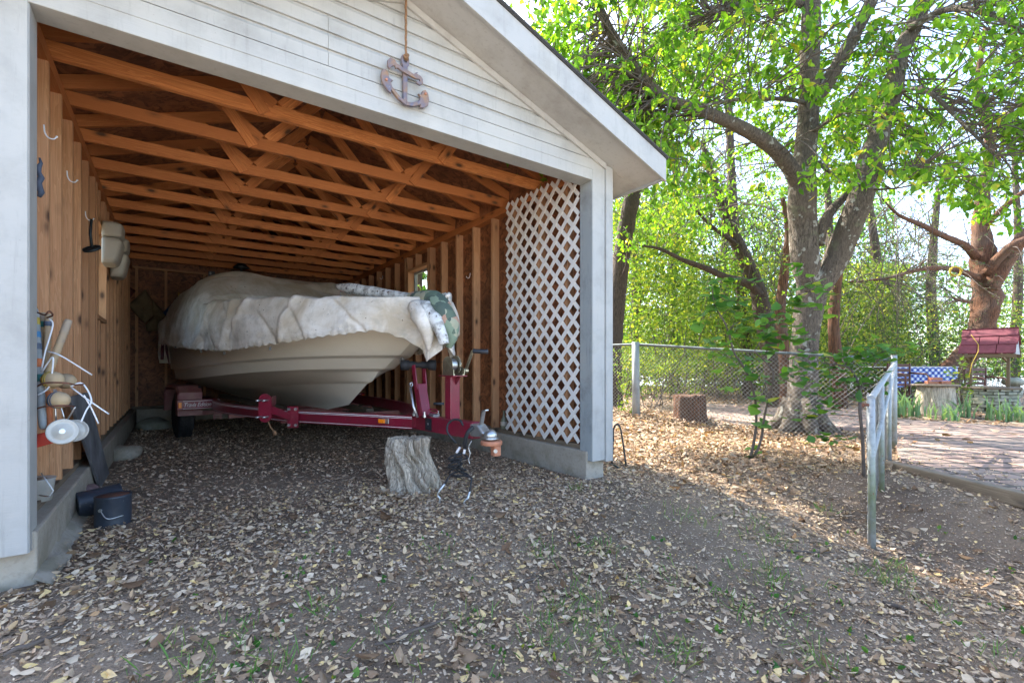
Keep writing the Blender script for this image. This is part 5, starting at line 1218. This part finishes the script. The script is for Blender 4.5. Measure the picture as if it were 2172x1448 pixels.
crown('t', limbs, [(1060, 1450, -300, 330, 4.6, 7.8, 330), (1400, 1700, -300, 370, 4.8, 8.4, 250), (1700, 1960, -300, 370, 4.8, 8.4, 230), (1930, 2420, -350, 430, 4.4, 7.6, 350), (1050, 2300, -1500, -300, 4.3, 8, 330), (1380, 1560, 40, 480, 6.5, 8.5, 40), (1190, 1500, 130, 400, 5.8, 7.6, 110), (990, 1330, 120, 390, 6.6, 8.3, 190)], 'leaf_green', MT, .098, 40, wid=.42, extra=SHADE_CLUMPS, clear=[(1702, 400, 1712, 260), (1712, 260, 1720, 0), (1770, 560, 1826, 420), (1826, 420, 1868, 270), (1868, 270, 1940, 50), (1690, 390, 1585, 278), (1585, 278, 1395, 200), (1395, 200, 1290, 60), (1750, 180, 1840, 10)])  # last region adds leaves hidden behind the roof to shade the ground

# --- other trees whose trunks can be told apart
def tree(name, label, limbs_px, bark, regions, leafm, size, per, n=10, group=None, amp=.06, **kw):
    if limbs_px[0][0][1] > 700:
        q_ = limbs_px[0][0]; g_ = at(q_[0], q_[1], q_[2]); g_.z = gz(g_.x, g_.y)-.1
    else: g_ = None
    ls = [limb_path(l) for l in limbs_px]
    if g_ is not None and g_.z < ls[0][0][2]: ls[0] = [np.array([g_.x, g_.y, g_.z, ls[0][0][3]*1.25])]+ls[0]
    base = ls[0][0]; t = thing(name, label, 'tree', tuple(base[:3]), group)
    b = MB()
    for l in ls: limb_mesh(b, l, n+8, amp)
    b.build('trunk', bark, t)
    if regions: crown('c', ls, regions, leafm, t, size, per, **kw)
    return ls
tree('slim_tree', 'slim dark trunk leaning right, just right of the garage post', [[(1296, 760, 9.5, .20), (1302, 700, 9.5, .18), (1312, 600, 9.5, .17), (1325, 500, 9.5, .16), (1340, 420, 9.5, .15), (1352, 350, 9.6, .12), (1365, 250, 9.6, .09), (1385, 100, 9.7, .05)], [(1345, 400, 9.5, .05), (1320, 340, 9.3, .03), (1290, 280, 9.1, .015)]], 'bark_dark',
     [(1240, 1480, 120, 560, 8.5, 11.5, 110)], 'leaf_green', .10, 24, wid=.42)
tree('crooked_tree', 'crooked dark trunk with long low limbs left of the big shade tree', [[(1655, 830, 10.5, .24), (1640, 760, 10.5, .22), (1625, 690, 10.5, .20), (1608, 620, 10.5, .17), (1580, 550, 10.5, .15), (1552, 490, 10.5, .13), (1530, 430, 10.5, .11), (1508, 370, 10.5, .08), (1490, 300, 10.5, .05)],
     [(1610, 625, 10.4, .10), (1585, 600, 10.2, .09), (1545, 590, 10, .075), (1500, 570, 9.8, .06), (1450, 552, 9.6, .045), (1400, 528, 9.4, .03), (1350, 520, 9.2, .015)], [(1565, 520, 10.4, .05), (1510, 480, 10.2, .035), (1460, 430, 10, .02)]], 'bark_dark',
     [(1400, 1690, 300, 640, 9, 12, 90)], 'leaf_green', .085, 22, spread=.45)
tree('twin_tree', 'thin brown trunk close behind the shade tree on its left', [[(1668, 820, 9.6, .12), (1662, 740, 9.6, .11), (1655, 660, 9.6, .10), (1662, 590, 9.6, .09), (1672, 500, 9.6, .07), (1660, 420, 9.6, .04)]], 'bark_cedar', [(1590, 1700, 420, 640, 9, 11, 22)], 'leaf_far', .07, 24)
tree('thin_tree', 'very thin red brown trunk right behind the shade tree on its right', [[(1780, 800, 10.2, .13), (1772, 740, 10.2, .12), (1768, 680, 10.2, .11), (1775, 600, 10.2, .09), (1790, 480, 10.2, .06)]], 'bark_cedar', [(1740, 1880, 440, 700, 10, 12, 40)], 'leaf_far', .07, 26)
# leaning cedar with forked red trunk
tree('cedar_tree', 'big leaning cedar with shaggy red bark behind the wishing well', [
     [(1985, 835, 13.0, 0.396), (2005, 805, 13.0, 0.331), (2040, 765, 13.0, 0.288), (2075, 715, 13.0, 0.274), (2092, 650, 13.0, 0.302), (2092, 590, 13.0, 0.302), (2085, 540, 13.0, 0.259), (2080, 480, 13.0, 0.187), (2086, 400, 13.0, 0.144), (2100, 300, 13, 0.115), (2075, 180, 13, 0.086), (2090, 60, 13, 0.058)],
     [(2100, 610, 12.8, 0.202), (2130, 560, 12.6, 0.187), (2165, 510, 12.4, 0.158), (2220, 460, 12.2, 0.144)], [(2095, 580, 12.8, 0.144), (2120, 545, 12.5, 0.115), (2160, 515, 12.2, 0.101), (2230, 500, 12, 0.072)],
     [(2070, 545, 12.9, 0.101), (2045, 520, 12.7, 0.086), (2000, 500, 12.4, 0.072), (1950, 475, 12, 0.058), (1905, 455, 11.7, 0.036), (1870, 420, 11.5, 0.014)],
     [(2060, 640, 12.9, 0.050), (2035, 637, 12.7, 0.043), (2018, 630, 12.6, 0.022)], [(2075, 590, 12.9, 0.086), (2020, 570, 12.6, 0.065), (1950, 572, 12.2, 0.050), (1880, 590, 11.8, 0.036), (1800, 598, 11.5, 0.014)],
     [(2088, 480, 12.9, 0.086), (2130, 440, 12.5, 0.072), (2180, 400, 12.2, 0.050)], [(2086, 420, 13, 0.072), (2040, 360, 12.6, 0.050), (1990, 330, 12.2, 0.029)], [(2098, 300, 13, 0.072), (2140, 240, 12.6, 0.050), (2190, 200, 12.2, 0.036)]],
     'bark_cedar', [(1840, 2300, 60, 640, 11, 14.5, 190), (1800, 2060, 540, 700, 10.5, 13.5, 60)], 'leaf_cedar', .05, 44, n=14, amp=.10, mode='rand', wid=.25, spread=.7, twr=.012, reach=3, dens=-.25)
bg = [[(1430, 800, 17, .2), (1425, 600, 17, .17), (1435, 420, 17, .12), (1420, 250, 17, .06)], [(1545, 800, 19, .2), (1535, 560, 19, .16), (1550, 350, 19, .08)], [(1880, 790, 18, .2), (1860, 560, 18, .16), (1840, 380, 18, .1), (1850, 220, 18, .05)],
      [(1985, 780, 21, .22), (1975, 600, 21, .18), (1990, 400, 21, .1)], [(1340, 800, 15, .17), (1350, 600, 15, .14), (1330, 400, 15, .08)], [(1740, 790, 20, .22), (1760, 560, 20, .17), (1750, 300, 20, .08)], [(2150, 780, 22, .2), (2160, 560, 22, .16), (2150, 300, 22, .08)], [(880, 820, 15, .2), (885, 560, 15, .16), (880, 300, 15, .1)], [(1560, 300, 13, .14), (1530, 120, 13, .12), (1540, -60, 13, .08)][:0] or [(1590, 800, 14, .16), (1560, 500, 14, .13), (1545, 200, 14, .1), (1550, -50, 14, .05)]]
lab = ['background tree far behind the white fence post', 'background tree between the log stump and the crooked trunk, far off', 'background tree far behind the gate', 'background tree beyond the picnic table', 'background tree just right of the slim leaning trunk', 'background tree showing between the two forks of the shade tree', 'background tree at the far right behind the wishing well', 'background tree seen through the right garage window', 'tall background tree rising left of the shade tree']
for i, l in enumerate(bg):
    x, y, D = l[1][0], l[1][1], l[1][2]
    tree('background_tree', lab[i], [l], 'bark_dark', [(x-150, x+150, 250 if i not in (8,) else -50, 720, D-2, D+2.5, 130 if i != 7 else 60)], ['leaf_far', 'leaf_green', 'leaf_hedge'][i % 3] if i != 6 else 'leaf_far', .095, 34, n=7, group='trees in the woods behind the yard', spread=.75, twr=.012, reach=4, dens=-.2)
# vine thicket and brush behind the fence
def thicket(name, label, cat, regions, leafm, size, m_, mode='hang', twn=0, wid=.5, nz=.0, tmat='bark_twig'):
    P = []; tw = MB()
    for (x0, x1, y0, y1, D0, D1, n) in regions:
        X = rng.uniform(x0, x1, n); Y = rng.uniform(y0, y1, n); DD = rng.uniform(D0, D1, n)
        for x, y, D in zip(X, Y, DD):
            c = at(x, y, D)
            if c.z < gz(c.x, c.y)+.02 or in_garage(c) or noise.noise(c*1.1)+.5*noise.noise(c*3.2) < nz: continue
            P.append(tuple(c))
    if twn:
        for (x0, x1, y0, y1, D0, D1, n) in regions:
            for k in range(twn):
                D = random.uniform(D0, D1); x = random.uniform(x0, x1); a = at(x, 776, D); a.z = gz(a.x, a.y); h = random.uniform(.2, .8)*max(.4, at(x, y0, D).z-a.z)
                q = a+Vector((random.gauss(0, .8), random.gauss(0, .8), h)); md = a.lerp(q, .5)+Vector((random.gauss(0, .3), random.gauss(0, .3), 0)); tw.tube([a, md, q], [.012, .009, .003], 4, False)
                for _ in range(3):
                    e2 = md.lerp(q, random.random()); tw.tube([e2, e2+Vector((random.gauss(0, .25), random.gauss(0, .25), random.gauss(.15, .2)))], [.006, .002], 3, False)
    o = leaves(name, P, np.random.default_rng(3).uniform(size*.6, size*1.3, len(P)), leafm, None, mode, wid); tag(o, label, cat, None, 'stuff')
    if twn: t2 = tw.build('stems', tmat, o)
    return o
thicket('vine_thicket', 'bright yellow green vines and shrubs massed behind the fence next to the garage', 'shrubs', [(1285, 1480, 430, 790, 10.5, 13, 15000), (1440, 1660, 540, 800, 12, 14.5, 12000)], 'leaf_hedge', .095, 0, 'rand', twn=30, nz=-.16)
thicket('brush_thicket', 'brown brushwood with sparse leaves between the trunks behind the yard', 'brush', [(1480, 1700, 640, 810, 13, 16, 9000), (1290, 1760, 735, 835, 14, 18, 22000), (1740, 1960, 735, 830, 14, 18, 9000), (1740, 1930, 560, 800, 13, 17, 20000), (1920, 2250, 640, 800, 15, 19, 6000)], 'leaf_far', .09, 0, 'rand', twn=70, nz=-.25)
M['leaf_dark'] = leafmat('leaf_dark', [(0, (.02, .05, .015)), (.6, (.045, .10, .03)), (1, (.10, .15, .04))], .25)  # darkened leaf colour stands in for shaded gaps behind the lit leaves
thicket('shade_shrubs', 'dark green shrubs with shade put into their leaf colour behind the bright vines', 'shrubs', [(1290, 1960, 600, 810, 15, 19, 15000), (1290, 1700, 450, 620, 15, 19, 7000), (1960, 2250, 700, 810, 17, 21, 3500)], 'leaf_dark', .12, 0, 'rand', nz=-.18)
thicket('woodland', 'far woodland leaves by the lake shore', 'woods', [(1290, 1900, 400, 790, 22, 30, 32000), (1290, 1900, 660, 800, 20, 26, 16000), (1880, 2250, 560, 800, 24, 34, 11000), (820, 940, 450, 800, 16, 20, 3500)], 'leaf_bush', .22, 0, 'rand', twn=10, nz=-.22)
# low weeds along the fence
thicket('fence_weeds', 'low leafy weeds growing along the chain link fence', 'weeds', [(1308, 1350, 790, 880, 7.6, 8.4, 500), (1360, 1480, 770, 850, 8.6, 10, 500), (1300, 1420, 740, 800, 8.5, 9.5, 450)], 'leaf_hedge', .05, 0, 'up', nz=-.1)

# saplings
def shrub(name, label, stems, clusters, leafm, size, per, spread, twr=.004, mode='flat', wid=.72):
    ls = [limb_path(l, 5) for l in stems]; t = thing(name, label, 'shrub', tuple(ls[0][0][:3])); b = MB()
    for l in ls: limb_mesh(b, l, 7, .06)
    L = [tuple(p[:3]) for l in ls for p in l]; P = []; Z = []; tw = b
    for (px, py, D, n, sp_) in clusters:
        c = at(px, py, D); i = min(range(len(L)), key=lambda k: (Vector(L[k])-c).length); a = Vector(L[i])
        e_ = c+(c-a)*.2; m1 = a.lerp(c, .5)+Vector((0, 0, .03)); tw.tube([a, m1, c], [twr, twr*.8, twr*.4], 4, False)
        for k in range(int(n*1.5)): P.append(tuple(c+Vector((random.gauss(0, sp_), random.gauss(0, sp_), random.gauss(0, sp_*.8))))); Z.append(size*random.uniform(.6, 1.25))
        for k in range(n//2): q = Vector(P[-1-k]); tw.tube([c, q], [.002, .001], 3, False)
    tw.build('stem', 'bark_twig', t); leaves('foliage', P, Z, leafm, t, mode, wid)
shrub('fence_sapling', 'broad leaved sapling with two stems growing through the fence rail', [
    [(1588, 985, 4.9, .016), (1600, 930, 4.95, .015), (1604, 880, 5, .014), (1598, 830, 5, .013), (1578, 780, 5, .012), (1556, 745, 5, .010), (1540, 690, 5, .008), (1515, 645, 5, .006), (1510, 600, 5, .004)],
    [(1590, 985, 4.9, .014), (1612, 940, 4.9, .013), (1622, 880, 4.9, .012), (1640, 800, 4.9, .010), (1625, 770, 4.9, .008), (1600, 745, 4.9, .007)], [(1556, 745, 5, .008), (1548, 700, 5, .007), (1575, 680, 5, .005), (1640, 660, 4.9, .004), (1700, 620, 4.8, .003)]],
    [(1490, 675, 5, 14, .07), (1512, 640, 5, 12, .07), (1505, 610, 5, 8, .06), (1545, 600, 5, 7, .05), (1535, 635, 5, 12, .07), (1555, 655, 5, 8, .06), (1560, 700, 5, 8, .06), (1520, 740, 5, 8, .06), (1545, 765, 5, 9, .06), (1610, 680, 4.9, 12, .07), (1625, 715, 4.9, 12, .07), (1650, 690, 4.9, 8, .06), (1670, 665, 4.85, 9, .06), (1695, 640, 4.8, 10, .06), (1715, 615, 4.8, 7, .05), (1590, 770, 5, 7, .06), (1610, 800, 4.9, 6, .05), (1620, 850, 4.9, 8, .06), (1560, 820, 5, 5, .05), (1680, 770, 4.8, 8, .07), (1700, 800, 4.8, 6, .06), (1600, 960, 4.9, 4, .04), (1640, 740, 4.9, 8, .06), (1580, 590, 5, 5, .05), (1690, 570, 4.8, 5, .05), (1745, 600, 4.9, 6, .06), (1735, 640, 4.9, 8, .07), (1650, 720, 4.9, 9, .08), (1690, 700, 4.9, 8, .08), (1655, 800, 4.9, 7, .07), (1630, 900, 4.9, 5, .06)], 'leaf_bush', .125, 10, .1)
shrub('gate_bush', 'leafy green bush spilling over the rail and the gate top', [
    [(1832, 1010, 4.1, .015), (1830, 940, 4.15, .014), (1824, 870, 4.2, .013), (1822, 820, 4.3, .012), (1800, 780, 4.4, .009), (1750, 770, 4.5, .006)], [(1822, 830, 4.3, .010), (1850, 780, 4.4, .008), (1880, 750, 4.5, .005), (1930, 730, 4.5, .004)]],
    [(1720, 775, 4.5, 9, .07), (1745, 760, 4.5, 12, .07), (1770, 780, 4.5, 14, .08), (1795, 760, 4.45, 14, .08), (1820, 745, 4.4, 12, .07), (1850, 750, 4.4, 14, .07), (1875, 745, 4.4, 12, .06), (1890, 760, 4.4, 8, .05), (1830, 785, 4.35, 14, .07), (1800, 810, 4.35, 10, .07), (1760, 815, 4.4, 8, .06), (1710, 820, 4.5, 7, .06), (1720, 860, 4.5, 8, .07), (1750, 870, 4.5, 8, .07), (1700, 890, 4.5, 9, .06), (1770, 850, 4.4, 6, .06), (1800, 840, 4.3, 6, .06), (1740, 930, 4.4, 9, .05), (1765, 935, 4.4, 6, .05), (1930, 730, 4.45, 4, .04), (1905, 735, 4.45, 6, .05), (1840, 815, 4.3, 8, .06)], 'leaf_bush', .085, 10, .1)
shrub('yellow_shrub', 'bright yellow green shrub between the stump table and the well', [[(2040, 850, 9.6, .02), (2035, 800, 9.6, .012), (2045, 770, 9.6, .006)]], [(2020, 795, 9.6, 20, .08), (2040, 790, 9.6, 24, .09), (2055, 810, 9.6, 20, .09), (2045, 770, 9.6, 16, .08), (2030, 820, 9.6, 18, .1), (2060, 830, 9.5, 14, .1)], 'leaf_hedge', .075, 10, .1)
# iris clumps
def iris(label, px, py, D, n, h):
    c = at(px, py, D); c.z = gz(c.x, c.y); V_ = MB()
    for k in range(n):
        a = random.gauss(0, .9); ln = h*random.uniform(.65, 1.1); w_ = random.uniform(.012, .018); p = c+Vector((random.gauss(0, .07), random.gauss(0, .07), 0)); d = Rv*math.sin(a)+Vv*random.gauss(0, .5); be = random.uniform(.1, .8); rows = []
        sd_ = (Rv*math.cos(a*.5)+Vv*random.gauss(0, .4)).normalized()
        for q in range(6):
            f = q/5; m = p+d*(ln*be*f*f)+Vector((0, 0, ln*f*(1-.35*be*f*f*1.6))); ww = w_*(1-f**3)+.0015; rows.append([m-sd_*ww, m+sd_*ww])
        V_.grid(rows, True)
    tag(V_.build('iris_plant', 'iris'), label, 'iris', 'iris clumps in the flower bed')
for q in ((1908, 872, 8.9, 16, .62, 'iris clump directly behind the gate end post'), (1925, 868, 9.1, 16, .66, 'tall iris clump below the checked cloth'), (1942, 872, 9.0, 12, .5, 'iris clump at the left side of the stump table'), (1975, 880, 8.6, 10, .34, 'low drooping iris in front of the stump table, left one'), (2005, 882, 8.5, 10, .34, 'low drooping iris in front of the stump table, right one'), (2030, 884, 8.4, 10, .36, 'arching iris on the path edge left of the well'), (2050, 872, 8.9, 12, .55, 'upright iris clump against the left side of the well'), (2105, 878, 8.6, 12, .55, 'iris clump in front of the well below its left post'), (2128, 880, 8.6, 10, .45, 'iris clump in front of the well below its right post'), (2148, 882, 8.5, 12, .5, 'iris clump right of the well front'), (2168, 882, 8.5, 12, .5, 'iris clump cut by the right picture edge')):
    iris(q[5], *q[:5])
# ---- leaf litter
def inpatio(x, y):
    c = False; n = len(PW); j = n-1
    for i in range(n):
        if (PW[i].y > y) != (PW[j].y > y) and x < (PW[j].x-PW[i].x)*(y-PW[i].y)/(PW[j].y-PW[i].y)+PW[i].x: c = not c
        j = i
    return c
def litter(name, label, x0, x1, y0, y1, n, smin, smax, m, wid=.5, fn=None, lift=.004, pile=0, mode='flat', kind_cat='leaf litter', only=None, fold=.5, spow=2.2):
    X = rng.uniform(x0, x1, n); Y = rng.uniform(y0, y1, n); K = rng.uniform(0, 1, n); P = []; Z = []
    for x, y, k in zip(X, Y, K):
        dx, dy = x-C0.x, y-C0.y; D = dx*Vv.x+dy*Vv.y; l = dx*Rv.x+dy*Rv.y
        if D < .9 or abs(l) > D*1.2+.4: continue
        g = gz(x, y)
        if x < .06 and y > 0 or (x > 3.32 and x < 3.6 and y > 0) or (x <= 3.32 and y > 7.2): continue
        ip = inpatio(x, y)
        if ip: 
            if k > .12: continue
            g = .062
        if fn and k > fn(x, y): continue
        s_ = smin+(smax-smin)*random.random()**spow
        P.append((x, y, g+lift+random.random()*(.012+pile))); Z.append(s_)
    o = leaves(name, P, Z, m, None, mode, wid, fold); tag(o, label, kind_cat, None, 'stuff'); return o
def bare(x, y):   # bare trodden patches
    b1 = 1.1*math.exp(-(((x-3.25)/.42)**2+((y+.75)/.75)**2)); b2 = math.exp(-(((x-5.0)/.55)**2+((y+1.95)/.9)**2)); n_ = noise.noise(Vector((x*1.4, y*1.4, 8)))
    return max(.05, 1-1.0*b1-.9*b2)*(.62+.7*n_)
litter('garage_litter', 'grey brown dead leaves spread over the garage floor', -.2, 3.5, -.6, 7.2, 42000, .015, .046, 'litter_grey', .5, lambda x, y: .55+.4*noise.noise(Vector((x, y, 0)))+.2)
litter('fine_litter', 'fine chips and crumbled leaves over the bare ground', -1, 7.5, -2.8, 1.2, 80000, .008, .028, 'litter', .6, lambda x, y: .35+.5*bare(x, y))
litter('yard_litter', 'brown and tan fallen leaves scattered over the front ground', -1, 6.2, -2.8, .8, 62000, .015, .054, 'litter', .5, bare, .004, .010, fold=1.1, spow=2.6)
litter('big_leaf_litter', 'larger yellow brown fallen leaves lying singly in front', -.8, 6.2, -2.8, .6, 1300, .05, .10, 'litter_gold', .42, bare, .012, .012, fold=1.2)
litter('fence_litter', 'thick drift of golden dry leaves along the fence', 3.62, 8.2, -1.1, 3.5, 22000, .025, .085, 'litter_gold', .45, lambda x, y: min(1, sst((x-3.7)/.6)*(.9+.3*noise.noise(Vector((x, y, 4))))*sst((y+1.1)/1.1+.15)), .004, .05, fold=1.1)
litter('back_litter', 'dry leaves covering the yard beyond the fence', 6.6, 17, -4, 14, 16000, .05, .13, 'litter_gold', .5, None, .004, .03)
litter('twig_litter', 'thin twigs and needles scattered on the ground', -1, 6.5, -2.8, 3, 9000, .03, .10, 'litter_grey', .05, lambda x, y: .6, .006, .008)
# grass tufts and seedlings
def tufts(name, label, spots, m, h, wid, cat):
    P = []; Z = []
    for (px, py, r, n) in spots:
        c = pl(px, py, 2, -.18)
        for _ in range(3): c = pl(px, py, 2, gz(c.x, c.y))
        for k in range(int(n*.6)):
            x, y = c.x+random.gauss(0, r), c.y+random.gauss(0, r); P.append((x, y, gz(x, y))); Z.append(h*random.uniform(.4, 1.1))
    o = leaves(name, P, Z, m, None, 'up', wid, .4); tag(o, label, cat, None, 'stuff')
tufts('grass', 'thin green grass tufts growing in the dirt', [(440, 1400, .09, 170), (690, 1290, .05, 60), (600, 1415, .06, 60), (1000, 1330, .05, 50), (1240, 1340, .09, 190), (1150, 1380, .06, 70), (1260, 1270, .06, 80), (1280, 1165, .07, 70), (1150, 1170, .06, 60), (1225, 1040, .03, 45), (1460, 1100, .10, 110), (1640, 1150, .08, 100), (1600, 1110, .07, 60), (1640, 1230, .10, 170), (1560, 1290, .06, 70), (1870, 1230, .08, 150), (1900, 1210, .05, 70), (1440, 1385, .06, 90), (1660, 1340, .09, 100), (1740, 1420, .06, 80), (1980, 1290, .05, 50), (2100, 1380, .06, 50), (1320, 1420, .08, 80), (940, 1180, .05, 40), (1180, 1320, .08, 90), (1400, 1230, .12, 60), (860, 1360, .1, 60), (1750, 1085, .04, 60)], 'grass', .085, .045, 'grass')
sp_ = [(random.uniform(300, 2172), random.uniform(1130, 1445), .02, random.randint(3, 7)) for _ in range(110)]
tufts('seedlings', 'small green seedlings sprouting between fallen leaves', sp_, 'leaf_bush', .035, .6, 'seedlings')
# a few sticks
for i, (a, c, r, lb) in enumerate((((1640, 1168), (1770, 1172), .007, 'short dark stick lying left of the gate foot'), ((1880, 1280), (1935, 1300), .012, 'grey broken branch piece below the gate'), ((800, 1370), (960, 1312), .008, 'long thin stick in the front middle ground'), ((1100, 1245), (1180, 1205), .006, 'thin stick among the leaves in front of the lattice'), ((0, 1395), (130, 1340), .009, 'weathered stick in the bottom left corner'), ((90, 1345), (150, 1320), .004, 'short thin stick right of the bottom left corner'))):
    w0, w1 = [pl(p[0], p[1], 2, -.2) for p in (a, c)]
    for _ in range(3): w0 = pl(a[0], a[1], 2, gz(w0.x, w0.y)+r); w1 = pl(c[0], c[1], 2, gz(w1.x, w1.y)+r)
    b = MB(); b.tube([w0+(w1-w0)*k/5+Vector((random.gauss(0, .008), random.gauss(0, .008), random.uniform(0, .01))) for k in range(6)], [r*.6, r, r, r*.9, r*.7, r*.3], 6); tag(b.build('fallen_stick', 'bark_twig'), lb, 'stick', 'sticks on the ground')
